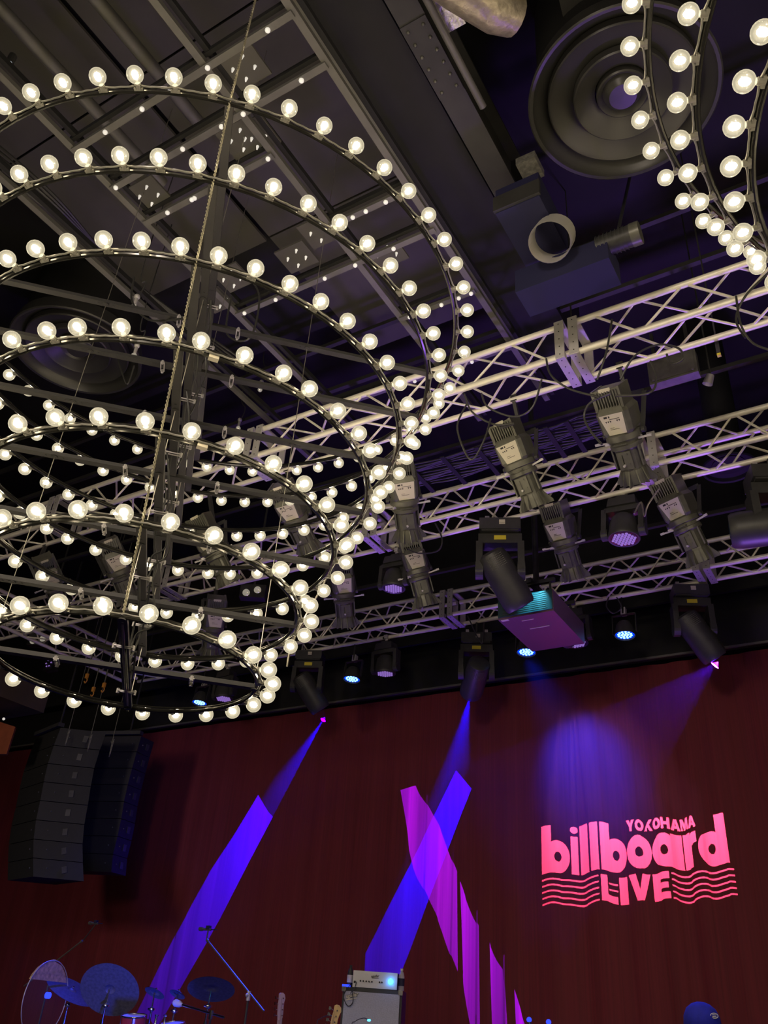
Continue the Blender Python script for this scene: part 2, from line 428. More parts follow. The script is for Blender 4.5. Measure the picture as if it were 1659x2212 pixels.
def make_chandelier(cx, cy, label):
    t = thing('chandelier', label, 'chandelier', (cx, cy, H0 + RING[-1][0]), group=None)
    base = V((cx, cy, H0 + RING[-1][0]))
    for k, (h, rb, nb, ph) in enumerate(RING):
        r = rb - 0.094; z = h - RING[-1][0]
        m_ = MB(); m_.tube(arc((0, 0), r, 0, 2 * PI * 95 / 96, 95, 0), 0.013, 8, closed=True)
        m_.tube(arc((0, 0), r + 0.012, 0, 2 * PI * 95 / 96, 95, 0.024), 0.008, 6, closed=True)
        ring = m_.obj('ring', M['gloss'], t, True); ring.location = (0, 0, z)
        # conduit feeding the sockets, bowing out at every lamp
        c = MB(); pts = []
        for i in range(nb * 6):
            a = math.radians(ph) + 2 * PI * i / (nb * 6)
            q = (i % 6); rr = r + (0.034 if q == 0 else 0.026 if q in (1, 5) else 0.022)
            pts.append(V((rr * math.cos(a), rr * math.sin(a), 0.005 + 0.004 * (q == 3))))
        c.tube(pts, 0.0055, 5, closed=True); c.obj('conduit', M['rail'], ring, True)
        for i in range(nb):
            a = math.radians(ph) + 2 * PI * i / nb
            if k == 3: a += math.radians(0.9 * math.sin(i * 2.1))
            for nm, me in (('bulb', GLOBE), ('socket', SOCK)):
                o = bpy.data.objects.new(nm, me); COL.objects.link(o); o.parent = ring
                o.location = (r * math.cos(a), r * math.sin(a), 0.004); o.rotation_euler = (0, 0, a)
        # crossed flat bars with an eye plate where the suspension wires pass
        for a in (PI / 4, 3 * PI / 4):
            d = V((math.cos(a), math.sin(a), 0)); nrm = V((-d.y, d.x, 0))
            m2 = MB(); m2.bar(-d * r, d * r, 0.050, 0.026, up=(0, 0, 1))
            for sgn in (-1, 1):
                m2.cyl(d * 0.75 * sgn + V((0, 0, -0.013)), d * 0.75 * sgn + V((0, 0, -0.019)), 0.022, n=12)
                for q in (0.055, -0.055):
                    m2.cyl(d * (0.75 + q) * sgn + V((0, 0, -0.011)), d * (0.75 + q) * sgn + V((0, 0, -0.016)), 0.007, n=6)
                if k in (0, 2, 4): m2.box(d * (0.35 * sgn) + V((0, 0, -0.012)), (0.05, 0.05, 0.006), frame((0, 0, 1), d))
            sp = m2.obj('cross_bar', M['beam'] if k < 9 else M['rail'], t); sp.location = (0, 0, z + 0.004 * (a > 1))
            for sgn in (-1, 1):                 # clamp with two bolts on the bar
                m3 = MB(); p = d * (0.22 + 0.09 * k * 0.3) * sgn
                for q in (-0.012, 0.012):
                    m3.bar(p + nrm * -0.05 + d * q + V((0, 0, -0.02)), p + nrm * 0.05 + d * q + V((0, 0, -0.02)), 0.006, 0.006)
                for q in (-0.05, 0.05): m3.box(p + nrm * q + V((0, 0, -0.02)), (0.014, 0.014, 0.03))
                cl = m3.obj('clamp', M['plate'], sp)
    # four suspension wires at 0.75 m from the axis
    zt = 7.45 - RING[-1][0]
    for a in (PI / 4, 3 * PI / 4, -3 * PI / 4, -PI / 4):
        m_ = MB(); m_.cyl((0.75 * math.cos(a), 0.75 * math.sin(a), 0.0), (0.75 * math.cos(a), 0.75 * math.sin(a), zt), 0.0028, n=6)
        m_.obj('suspension_wire', M['wire'], t)
    # power cable stepping down from rim to rim on the audience side, twisted pair
    d = V((math.cos(-PI / 4), math.sin(-PI / 4), 0)); nrm = V((-d.y, d.x, 0))
    prof = [(2.22, 7.3)] + [(r - 0.094 + 0.008, h) for h, r, _, _ in RING]
    prof = prof[:-1] + [prof[-1]]
    for side in (0, 1):
        pts = []
        for (r0, h0), (r1, h1) in zip(prof[:-1], prof[1:]):
            ns = max(6, int((h0 - h1) / 0.009))
            for i in range(ns):
                u = i / ns; a = (h0 - (h0 - h1) * u) * 150 + PI * side
                pts.append(d * (r0 + (r1 - r0) * u) + V((0, 0, h0 + (h1 - h0) * u - RING[-1][0])) + nrm * 0.0045 * math.cos(a) + d * 0.0045 * math.sin(a))
        m_ = MB(); m_.tube(pts, 0.0042, 5); m_.obj('power_cable', M['chain'], t)
    # bundles of flex hanging near the hub of every ring
    for k, (h, rb, nb, ph) in enumerate(RING):
        z = h - RING[-1][0]; r = rb - 0.094
        for s_ in range(3):
            rnd = random.Random(k * 7 + s_)
            a0 = rnd.uniform(-0.5, 0.5)
            top = V((0.05 * math.cos(a0 * 5), 0.05 * math.sin(a0 * 9), z))
            nxt = V((0, 0, z - 0.45)) if k < 6 else V((0.05, 0.0, z - 0.03))
            pts = catmull([d * 0.3 + top, d * 0.12 + top + V((0.04 * s_, 0, -0.10 - 0.05 * s_)), V((0.05 * math.sin(s_ * 2), 0.05 * math.cos(s_ * 3), z - 0.2)) if k < 6 else top * 0.5, nxt], 6)
            m_ = MB(); m_.tube(pts, 0.006, 5); m_.obj('flex', M['cable'], t)
    # loop of flex and cable hooks under the bottom ring
    m_ = MB(); m_.tube(catmull([d * 0.76, d * 0.45 + V((0, 0, -0.01)), d * 0.1 + V((0, 0, -0.02)), -d * 0.3 + V((0, 0, -0.015)), -d * 0.75 + V((0, 0, 0.0))], 8), 0.009, 6)
    m_.obj('flex', M['chain'], t)
    # a spare clear lamp dangling beside the hub on the wires
    for (px, py, hh) in (): pass
    return t


ch1 = make_chandelier(-3.754, 3.090, 'large seven ring chandelier of round bulbs filling the left half')
ch2 = make_chandelier(1.450, 3.100, 'second bulb ring chandelier, cropped at the top right corner')
for o, angs in ((ch2, {0: 0, 1: 0, 2: 0}),): pass

for (px, py, k) in ((465, 763, 3), (440, 957, 4)):      # strips of pale tape on two rims
    c = at(px, py, h=RING[k][0]); r_ = V((c.x + 3.754, c.y - 3.090, 0)).normalized()
    c = V((-3.754, 3.090, c.z)) + r_ * (RING[k][1] - 0.094 - 0.004)
    m_ = MB(); m_.box(c + V((0, 0, -0.003)), (0.055, 0.034, 0.024), frame((0, 0, 1), r_)); m_.obj('tape_strip', M['label'], ch1, world=True)

# small clear lamps in mid air (small pendants between the rings)
for (px, py, lab) in ((292, 655, 'upper of two small clear lamps in front of the left round vent'), (292, 760, 'lower of two small clear lamps, at the rim of the left round vent'),
                      (615, 722, 'small clear lamp on cable right of the chandelier hub'), (563, 835, 'small clear lamp below a black cable, right of the hub'), (516, 918, 'small clear lamp just above the truss behind the chandelier')):
    p = at(px, py, h=5.0 if px < 300 else None, Y=None if px < 300 else 5.6)
    t = thing('pendant_lamp', lab, 'lamp', p)
    m_ = MB(); m_.sphere((0, 0, -0.05), 0.028, 12, 8); m_.obj('bulb', M['lensglass'], t, True)
    m_ = MB(); m_.cyl((0, 0, -0.02), (0, 0, 0.05), 0.014, 0.016, 10); m_.sphere((0, 0, 0.075), 0.026, 10, 8); m_.obj('socket', M['plate'], t, True)
    m_ = MB(); m_.tube(catmull([(0, 0, 0.05), (0.03, 0.02, 0.25), (-0.05, 0, 0.5), (0, 0, H0 + 7.5 - p.z)], 6), 0.006, 5); m_.obj('cord', M['cable'], t)


# ================================================================== TRUSSES
def make_truss(Y, h, xa, xb, joints, node, per, label, side=0.29 * K, axis='x', gap=0.025):
    """square box truss; near bottom chord at (Y, h). node = x of a bottom face node on the near chord"""
    t = thing('box_truss', label, 'truss', ((xa + xb) / 2, Y, H0 + h) if axis == 'x' else (Y, (xa + xb) / 2, H0 + h))

    def P(x, y, z):
        return V((x, Y + y, H0 + h + z)) if axis == 'x' else V((Y + y, x, H0 + h + z))
    edges = [xa] + sorted(joints) + [xb]
    for x0, x1 in zip(edges[:-1], edges[1:]):
        a0 = x0 + (gap if x0 in joints else 0); a1 = x1 - (gap if x1 in joints else 0)
        for cy in (0, side):
            for cz in (0, side):
                m_ = MB(); m_.cyl(P(a0, cy, cz), P(a1, cy, cz), 0.0245 * K, n=12); m_.obj('chord', M['alu'], t, True, world=True)
        faces = [((0, 0), (side, 0), 0.0), ((0, side), (0, 0), 0.0), ((side, side), (side, 0), 0.25), ((0, side), (side, side), 0.5)]
        for (A, B, off) in faces:
            x = node + per * off; x -= per * math.ceil((x - a0) / per)
            while x < a1:
                for (u0, u1, e0, e1) in ((x, x + per / 2, A, B), (x + per / 2, x + per, B, A)):
                    if u0 >= a0 - 1e-3 and u1 <= a1 + 1e-3:
                        m_ = MB(); g = 0.012
                        m_.cyl(P(u0 + g, *e0), P(u1 - g, *e1), 0.0098 * K, n=6); m_.obj('brace', M['alu'], t, True, world=True)
                x += per
    for xj in joints:
        for s_ in (-1, 1):
            xx = xj + s_ * 0.062
            m_ = MB(); o = 0.035; w_ = 0.05
            for a_, b_ in (((-o, -o), (side + o, -o)), ((side + o, -o), (side + o, side + o)), ((side + o, side + o), (-o, side + o)), ((-o, side + o), (-o, -o))):
                p0, p1 = P(xx, *a_), P(xx, *b_)
                m_.bar(p0, p1, 0.014, 0.082, up=(1, 0, 0) if axis == 'x' else (0, 1, 0))
            pl = m_.obj('end_plate', M['plate'], t, world=True)
            hm = MB()
            for q in range(5):
                f_ = q / 4 * side
                for a_ in ((f_, -o - 0.007), (-o - 0.007, f_)):
                    c = P(xx, *a_); nn = V((0, 0, -1)) if a_[1] < -o else V((0, -1, 0))
                    if axis == 'y' and nn.y: nn = V((-1, 0, 0))
                    hm.cyl(c, c + nn * 0.002, 0.006, n=6)
            tag(hm.obj('bolt_hole', M['ink'], pl, world=True), kind='stuff')
    return t


def XT(px, py, Y): return at(px, py, Y=Y * K).x


j1 = XT(1228, 765, 4.35)
n1 = XT(1489, 683, 4.35); n0 = XT(1284, 748, 4.35)
T1 = make_truss(4.35 * K, 4.15 * K, -11.5, 2.8, [j1, XT(535, 1039, 4.35), XT(535, 1039, 4.35) - 3.2], n1, abs(n1 - n0), 'nearest aluminium box truss, highest of the three in the picture')
j2 = XT(1402, 1010, 5.93)
T2 = make_truss(5.93 * K, 4.15 * K, -13.2, 2.9, [j2, XT(800, 1155, 5.93), XT(800, 1155, 5.93) - 3.4], j2 + 0.24, 0.62, 'middle aluminium box truss, with a violet joint plate at its right')
j3 = XT(965, 1325, 7.9); j3b = XT(1515, 1225, 7.9)
T3 = make_truss(7.9 * K, 4.15 * K, XT(640, 1390, 7.9) - 3.8, 2.9, [j3, j3b], j3b + 0.24, 0.62, 'farthest aluminium box truss, lowest in the picture, above the black valance')
T4 = make_truss(XT(190, 1386, 7.0), 3.98 * K, 5.9, 9.3, [], 6.0, 0.62, 'short side truss running away from the audience at the far left', axis='y')

# ================================================================== STAGE LANTERNS
def ers(label, group=None):
    """ellipsoidal profile spot: rear cap at z=0, lens at z=0.74, label on the +y face"""
    t = thing('profile_spotlight', label, 'spotlight', group=group)
    m_ = MB(); m_.box((0, 0, 0.055), (0.20, 0.17, 0.05)); m_.box((0, 0, 0.10), (0.185, 0.16, 0.05))
    for i in range(9): m_.box((-0.08 + 0.02 * i, 0.0, 0.10), (0.007, 0.20, 0.115))
    for x in (-0.095, 0.095): m_.box((x, 0, 0.10), (0.02, 0.18, 0.15))
    rc = m_.obj('rear_cap', M['fix'], t)
    m_ = MB(); m_.box((0, 0.091, 0.035), (0.085, 0.004, 0.028)); m_.obj('small_label', M['label'], rc)
    m_ = MB()
    prof = [(0.100, 0.085, 0.155), (0.122, 0.105, 0.20), (0.116, 0.10, 0.34), (0.10, 0.09, 0.37)]
    for (x0, y0, z0), (x1, y1, z1) in zip(prof[:-1], prof[1:]):
        vs = [(-x0, -y0, z0), (x0, -y0, z0), (x0 * 0.98, y0 * .7, z0), (x0 * .78, y0, z0), (-x0 * .78, y0, z0), (-x0 * .98, y0 * .7, z0)]
        vs += [(-x1, -y1, z1), (x1, -y1, z1), (x1 * 0.98, y1 * .7, z1), (x1 * .78, y1, z1), (-x1 * .78, y1, z1), (-x1 * .98, y1 * .7, z1)]
        m_.add(vs, [(i, (i + 1) % 6, 6 + (i + 1) % 6, 6 + i) for i in range(6)])
    m_.add([(-0.098, -0.085, 0.155), (0.098, -0.085, 0.155), (0.096, 0.06, 0.155), (-0.096, 0.06, 0.155)], [(0, 1, 2, 3)])
    hs = m_.obj('lamp_housing', M['fix'], t)
    m_ = MB()                               # trapezoid rating plate
    m_.add([(-0.088, 0.1085, 0.203), (0.086, 0.1085, 0.203), (0.076, 0.1030, 0.352), (-0.052, 0.1030, 0.352)], [(0, 1, 2, 3)])
    for fz, hgt, x0, x1 in ((0.213, 0.014, -0.055, -0.03), (0.213, 0.014, -0.022, -0.012), (0.236, 0.004, -0.02, 0.055), (0.31, 0.003, -0.03, 0.035), (0.298, 0.003, -0.03, 0.0)):
        m_.add([(x0, 0.1093 - (fz - 0.205) * 0.03, fz), (x1, 0.1093 - (fz - 0.205) * 0.03, fz), (x1, 0.1088 - (fz - 0.205) * 0.03, fz + hgt), (x0, 0.1088 - (fz - 0.205) * 0.03, fz + hgt)], [(0, 1, 2, 3)], 1)
    for x0 in (-0.052, -0.036, -0.02, 0.028, 0.044):
        yy = 0.1093 - 0.05 * 0.03
        m_.add([(x0, yy, 0.248), (x0 + 0.013, yy, 0.248), (x0 + 0.0065, yy, 0.262)], [(0, 1, 2)], 1)
    m_.obj('rating_label', [M['label'], M['ink']], hs)
    m_ = MB(); m_.lathe([(0.09, 0.355), (0.122, 0.365), (0.125, 0.405), (0.108, 0.41), (0.106, 0.44), (0.112, 0.445), (0.112, 0.47), (0.094, 0.48)], 24)
    m_.box((0.0, 0.105, 0.428), (0.10, 0.02, 0.006), mi=0)
    m_.obj('shutter_collar', M['fix'], t, True)
    for a, ln in ((0.2, 0.09), (PI - 0.15, 0.09), (PI / 2 + 0.9, 0.02)):
        m_ = MB(); d = V((math.cos(a), math.sin(a), 0)); m_.bar(d * 0.10 + V((0, 0, 0.425)), d * (0.125 + ln) + V((0, 0, 0.415)), 0.006, 0.014)
        m_.bar(d * (0.125 + ln - 0.03) + V((0, 0, 0.415)), d * (0.125 + ln) + V((0, 0, 0.415)), 0.010, 0.018)
        m_.obj('shutter_handle', M['plate'], t)
    m_ = MB(); m_.lathe([(0.100, 0.475), (0.096, 0.49), (0.095, 0.62), (0.096, 0.63)], 8)
    m_.box((0, 0.087, 0.55), (0.10, 0.02, 0.13)); m_.box((0.022, 0.098, 0.505), (0.012, 0.008, 0.012)); m_.box((0.026, 0.098, 0.575), (0.012, 0.008, 0.012))
    for x in (-0.098, 0.098): m_.box((x, 0.03, 0.54), (0.012, 0.04, 0.15))
    br = m_.obj('lens_barrel', M['fix'], t)
    m_ = MB(); m_.box((-0.012, 0.0955, 0.545), (0.008, 0.003, 0.08)); m_.obj('focus_slot', M['ink'], br)
    for x in (-0.105, 0.105): m_ = MB(); m_.box((x, 0.03, 0.54), (0.002, 0.010, 0.075)); m_.obj('side_slot', M['ink'], br)
    m_ = MB(); m_.cyl((-0.012, 0.095, 0.583), (-0.012, 0.115, 0.583), 0.009, 0.009, 10); m_.obj('focus_knob', M['plate'], br)
    m_ = MB(); m_.lathe([(0.088, 0.62), (0.094, 0.66), (0.100, 0.735), (0.085, 0.735), (0.083, 0.66)], 16)
    for i in range(12):
        a = 2 * PI * i / 12; d = V((math.cos(a), math.sin(a), 0)); nr = V((-d.y, d.x, 0)) * 0.004
        wd = 0.150 if i % 3 == 0 else 0.125
        m_.add([d * 0.085 + nr + V((0, 0, 0.62)), d * wd + nr + V((0, 0, 0.72)), d * wd + nr + V((0, 0, 0.74)), d * 0.09 + nr + V((0, 0, 0.74)),
                d * 0.085 - nr + V((0, 0, 0.62)), d * wd - nr + V((0, 0, 0.72)), d * wd - nr + V((0, 0, 0.74)), d * 0.09 - nr + V((0, 0, 0.74))],
               [(0, 1, 2, 3), (7, 6, 5, 4), (0, 4, 5, 1), (1, 5, 6, 2), (2, 6, 7, 3)])
    m_.obj('lens_hood', M['fix'], t)
    m_ = MB()                                # yoke running up from the sides to the clamp above the rear
    for x in (-0.135, 0.135):
        m_.bar((x, -0.02, 0.38), (x, -0.24, 0.16), 0.006, 0.035, up=(1, 0, 0))
    m_.bar((-0.135, -0.24, 0.16), (0.135, -0.24, 0.16), 0.035, 0.006, up=(0, 1, 0))
    m_.obj('yoke', M['fix2'], t)
    for x in (-1, 1):
        m_ = MB(); m_.cyl((0.13 * x, -0.02, 0.38), (0.155 * x, -0.02, 0.38), 0.022, n=12); m_.obj('yoke_knob', M['fix2'], t)
    return t


VIEW = V((0.40, -0.62, -0.55))


def hang_between(root, p0, px1, L, Y1min, scale=1.0, face=None, roll=0.0):
    """lay the lantern from p0 to the point a length L away seen at pixel px1 (the far solution)"""
    r = ray(*px1).normalized(); o = V((0, 0, CZ)); q = p0 - o
    bq = r.dot(q); c = q.dot(q) - (L * scale) ** 2; disc = bq * bq - c
    k = bq + math.sqrt(max(disc, 0)) * Y1min
    p1 = o + r * k; ax = p1 - p0
    fc = face if face is not None else (o - p0)
    R = frame(ax, fc)
    if roll: R = R @ Matrix.Rotation(roll, 3, 'Z')
    place(root, p0, R, scale)
    return R


ERS = [((1312, 826), (1378, 1040), 4.45, 1.0, 'largest black profile spotlight, hanging from the nearest truss at the right', 'r'),
       ((1084, 905), (1162, 1100), 4.5, .95, 'black profile spotlight with cream label, second from the right on the nearest truss', 'r'),
       ((862, 985), (884, 1165), 4.5, .95, 'black profile spotlight on the nearest truss just right of the chandelier bulbs', 'l'),
       ((602, 1040), (672, 1190), 4.5, .95, 'black profile spotlight seen between the chandelier rings, right of the hub', 'r'),
       ((425, 1110), (498, 1268), 4.5, .95, 'black profile spotlight behind the chandelier, seen below the hub bars', 'r'),
       ((228, 1160), (282, 1300), 4.5, .95, 'black profile spotlight at the left behind the chandelier, left of the power cable', 'l'),
       ((90, 1200), (130, 1310), 4.5, .9, 'leftmost black profile spotlight, half hidden behind chandelier rings', 'l'),
       ((1192, 1080), (1243, 1250), 6.05, 1.0, 'black profile spotlight on the middle truss, above the projector', 'r'),
       ((1432, 1030), (1520, 1215), 6.05, 1.05, 'black profile spotlight at the right end of the middle truss, with white cable tails', 'r'),
       ((880, 1155), (922, 1310), 6.05, .98, 'black profile spotlight on the middle truss below the chandelier rim', 'l'),
       ((735, 1205), (748, 1352), 6.05, .98, 'black profile spotlight on the middle truss, beside the chandelier lower rings', 'l'),
       ((470, 1285), (452, 1415), 6.05, .98, 'black profile spotlight seen through the lowest chandelier rings', 'l'),
       ]
proto = None
for i, (pa, pb, Y, sc, lab, sd) in enumerate(ERS):
    if proto is None: proto = ers(lab); o = proto
    else:
        o = copy_tree(proto); tag(o, lab, 'spotlight')
    o['group'] = 'black profile spotlights on the trusses'
    p0 = at(*pa, Y=Y * K); sc *= K
    R = hang_between(o, p0, pb, 0.74, 1.0, sc, roll=0.42 if sd == 'r' else -0.1)

# hooks clamping each lantern to its truss
def clamp_hook(p_top, p_bot, parent):
    m_ = MB(); m_.bar(p_bot, p_top, 0.03, 0.045); m_.bar(p_top + V((-0.03, 0, 0.03)), p_top + V((0.03, 0, 0.03)), 0.05, 0.07)
    return m_.obj('hook_clamp', M['fix2'], parent, world=True)


for o in [k for k in SC.objects if k.name.startswith('profile_spotlight')]:
    M0 = ROOT[o.name]; p = M0 @ V((0, -0.24, 0.16))
    Yt = (4.64 if p.y < 5.4 * K else 6.22) * K
    q = V((p.x, Yt, H0 + 4.15 * K - 0.02))
    clamp_hook(q, p, o)


def led_wash(label, lit=False):
    """LED wash moving head: z=0 at the clamp, lens facing -z"""
    t = thing('wash_light', label, 'stage light')
    m_ = MB(); m_.box((0, 0, -0.08), (0.26, 0.17, 0.09), taper=0.9); m_.box((0, 0, -0.02), (0.10, 0.10, 0.03)); m_.obj('base', M['fix2'], t)
    m_ = MB(); m_.cyl((0, 0, -0.02), (0, 0, 0.07), 0.02, n=8); m_.box((0, 0, 0.06), (0.05, 0.07, 0.05)); m_.obj('hook_clamp', M['plate'], t)
    m_ = MB(); m_.box((0, 0, -0.15), (0.32, 0.12, 0.05))
    for x in (-0.165, 0.165): m_.box((x, 0, -0.26), (0.045, 0.12, 0.25)); m_.cyl((x - 0.03, 0, -0.37), (x + 0.03, 0, -0.37), 0.055, n=16)
    m_.obj('yoke', M['fix2'], t)
    m_ = MB(); m_.lathe([(0.001, -0.20), (0.08, -0.205), (0.11, -0.24), (0.125, -0.30), (0.135, -0.40), (0.14, -0.43), (0.135, -0.44), (0.12, -0.435), (0.001, -0.432)], 24)
    hd = m_.obj('head', M['fix2'], t, True)
    m_ = MB(); m_.cyl((0, 0, -0.433), (0, 0, -0.438), 0.118, n=24, mi=1)
    for q in range(-3, 4):
        for r in range(-3, 4):
            if abs(q + r) > 3: continue
            x, y = 0.032 * (q + r / 2), 0.032 * r * 0.866
            if math.hypot(x, y) > 0.108: continue
            m_.lathe([(0.0145, -0.436), (0.0135, -0.444), (0.008, -0.448), (0.0005, -0.449)], 6, 0, o=(x, y, 0))
    m_.obj('lens_array', [M['purple_led'], M['purple_gap']], hd)
    return t


WASH = [((1348, 1165), 6.22, 0.98, 'wash light with round violet lens hanging under the middle truss, right of centre'),
        ((850, 1272), 6.22, .85, 'wash light with round violet lens just right of the chandelier lower rings'),
        ((832, 1456), 8.19, .95, 'wash light with violet lens beside the lit blue lamp right of the chandelier'),
        ((1245, 1390), 8.19, .95, 'wash light with pink violet lens at the right of the projector'),
        ((483, 1510), 8.19, .95, 'wash light with dim violet lens seen through the bottom chandelier ring')]
wp = None
for i, (p, Y, sc, lab) in enumerate(WASH):
    o = led_wash(lab) if wp is None else copy_tree(wp)
    wp = wp or o; tag(o, lab, 'stage light', 'violet wash lights')
    sc *= K; q = at(*p, Y=Y * K)
    tilt = Matrix.Rotation(0.05 * (i % 3 - 1), 3, 'X') @ Matrix.Rotation(0.06 - 0.03 * i, 3, 'Y')
    place(o, q + (tilt @ V((0, 0, 0.44 * sc))), tilt, sc)
    top = q.z + 0.5 * sc
    m_ = MB(); m_.cyl(q + V((0, 0, 0.5 * sc)), V((q.x, q.y, H0 + 4.14 * K)), 0.018, n=8); m_.obj('drop_pole', M['fix2'], o, world=True)


def par(label, lit=True):
    """round LED par can: z=0 at clamp, lens facing -z; carries its own blue light"""
    t = thing('par_light', label, 'stage light')
    m_ = MB(); m_.lathe([(0.001, -0.10), (0.06, -0.105), (0.085, -0.14), (0.105, -0.22), (0.11, -0.26), (0.105, -0.265), (0.097, -0.25), (0.001, -0.245)], 24)
    can = m_.obj('can', M['fix2'], t, True)
    m_ = MB(); m_.cyl((0, 0, -0.246), (0, 0, -0.25), 0.096, n=24, mi=1)
    for k, (n_, r_) in enumerate(((1, 0), (6, 0.033), (12, 0.066))):
        for i in range(n_):
            a = 2 * PI * i / n_ + k * .2; m_.lathe([(0.014, -0.251), (0.011, -0.258), (0.0005, -0.260)], 8, 0, o=(r_ * math.cos(a), r_ * math.sin(a), 0))
    m_.obj('led_array', [M['blue_led'], M['blue_rim']], can)
    m_ = MB()
    for x in (-0.125, 0.125): m_.box((x, 0, -0.12), (0.008, 0.035, 0.22))
    m_.box((0, 0, -0.01), (0.25, 0.035, 0.008)); m_.obj('bracket', M['fix2'], t)
    m_ = MB(); m_.box((0, 0, 0.03), (0.05, 0.06, 0.08)); m_.obj('hook_clamp', M['plate'], t)
    return t


PARS = [((760, 1467), 'lit blue stage light just right of the chandelier bottom rings'),
        ((1137, 1409), 'lit blue stage light directly under the projector'),
        ((1350, 1372), 'lit blue stage light right of the projector, standing alone'),
        ((431, 1518), 'lit blue stage light seen through the lowest chandelier ring')]
pp = None
for i, (p, lab) in enumerate(PARS):
    o = par(lab) if pp is None else copy_tree(pp)
    pp = pp or o; tag(o, lab, 'stage light', 'lit blue par lights')
    q = at(*p, Y=8.19 * K); tilt = Matrix.Rotation(-0.10, 3, 'X')
    place(o, q + tilt @ V((0, 0, 0.255 * K)), tilt, K)
    m_ = MB(); m_.cyl(q + V((0, 0, 0.3)), V((q.x, q.y, H0 + 4.14 * K)), 0.012, n=8); m_.obj('drop_pole', M['fix2'], o, world=True)
    l = lamp('par_beam', 'SPOT', q + V((0, 0, -0.03)), (2200, 1500, 2200, 500)[i], (0.01, 0.03, 1.0), q + (V((0.25, 1.3, -1.15)) if i == 1 else V((0.2, -1.5, -3))), spot_size=math.radians(52 if i == 1 else 58), spot_blend=1.0, shadow_soft_size=0.08)


def moving_head(label):
    """beam moving head, hung: z=0 at the clamps; the head is a separate child set by its own rotation"""
    t = thing('moving_head_light', label, 'stage light')
    m_ = MB(); m_.box((0, 0, -0.09), (0.38, 0.27, 0.12)); m_.box((0, 0, -0.155), (0.34, 0.25, 0.02)); m_.obj('base', M['fix2'], t)
    m_ = MB()
    for x in (-0.12, 0.12): m_.box((x, 0, 0.01), (0.04, 0.05, 0.09))
    m_.obj('hook_clamp', M['plate'], t)
    m_ = MB(); m_.box((0.02, -0.138, -0.07), (0.055, 0.004, 0.03)); m_.box((0.02, -0.138, -0.095), (0.055, 0.004, 0.014)); m_.obj('white_label', M['label'], t)
    m_ = MB(); m_.box((0, 0, -0.22), (0.40, 0.16, 0.10))
    for x in (-0.19, 0.19):
        m_.box((x, 0, -0.40), (0.06, 0.17, 0.30)); m_.cyl((x - 0.035, 0, -0.52), (x + 0.035, 0, -0.52), 0.085, n=20)
    m_.obj('yoke', M['fix2'], t)
    m_ = MB(); m_.box((0.0, -0.083, -0.215), (0.11, 0.004, 0.045)); m_.obj('yellow_sticker', M['yellow'], t)
    # head: pivot at origin, beam towards -z
    m_ = MB(); m_.lathe([(0.001, 0.20), (0.09, 0.195), (0.13, 0.17), (0.145, 0.10), (0.148, 0.02), (0.148, -0.30), (0.140, -0.36), (0.125, -0.38), (0.118, -0.37), (0.001, -0.365)], 24)
    hd = m_.obj('head', M['fix2'], t, True); hd.location = (0, 0, -0.52)
    m_ = MB()
    for i in range(7):
        for j in range(11):
            a = -PI / 2 + (j - 5) * 0.10; z = 0.03 + i * 0.018
            m_.box((0.149 * math.cos(a), 0.149 * math.sin(a), z), (0.006, 0.006, 0.006))
    tag(m_.obj('vent_grille', M['fix'], hd), kind='stuff')
    m_ = MB(); m_.lathe([(0.117, -0.366), (0.06, -0.385), (0.001, -0.388)], 20); m_.obj('front_lens', M['cyan'], hd, True)
    return t, hd


MHS = [((1080, 1128), 6.22, 1.0, (20, 210, 330), (1128, 1315), 'large moving head light with yellow sticker, hanging above the projector'),
       ((1030, 1370), 8.19, .92, (0, 0, 0), (1016, 1500), 'dark moving head light with yellow sticker left of the projector'),
       ((1487, 1268), 8.19, .92, (0, 0, 0), (1548, 1425), 'moving head light at the right, throwing a thin blue beam to the lower right'),
       ((672, 1408), 8.19, .92, (0, 0, 0), (700, 1545), 'dark moving head light at the valance, right of the lowest chandelier bulbs'),
       ((1665, 1015), 6.22, 1.0, (0, 0, 0), (1560, 1150), 'moving head light cropped by the right edge of the picture'),
       ]
mp = None; HEADS = []
for i, (p, Y, sc, _, pe, lab) in enumerate(MHS):
    if mp is None: o, hd = moving_head(lab); mp = o
    else:
        o = copy_tree(mp); hd = [c for c in o.children if c.name.startswith('head')][0]
    tag(o, lab, 'stage light', 'beam moving heads')
    sc *= K; q = at(*p, Y=Y * K)
    Rz = Matrix.Rotation(math.radians(24), 3, 'Z'); place(o, q, Rz, sc)
    piv = q + V((0, 0, -0.52 * sc))
    r = ray(*pe).normalized(); oo = V((0, 0, CZ)); L = 0.38 * sc; qq = piv - oo
    k = r.dot(qq); disc = k * k - (qq.dot(qq) - L * L)
    k = k + (math.sqrt(disc) if disc > 0 else 0)
    tgt = oo + r * k; ax = (piv - tgt).normalized()          # +z of the head points backwards
    Rh = frame(ax, V((-0.5, 0.7, 0.5)))
    hd.rotation_mode = 'QUATERNION'; hd.rotation_quaternion = (Rz.inverted() @ Rh).to_quaternion()
    HEADS.append((piv, -ax, tgt))
    m_ = MB(); m_.cyl(q + V((0, 0, 0.03)), V((q.x, q.y, H0 + 4.14 * K)), 0.02, n=8); m_.obj('drop_pole', M['fix2'], o, world=True)

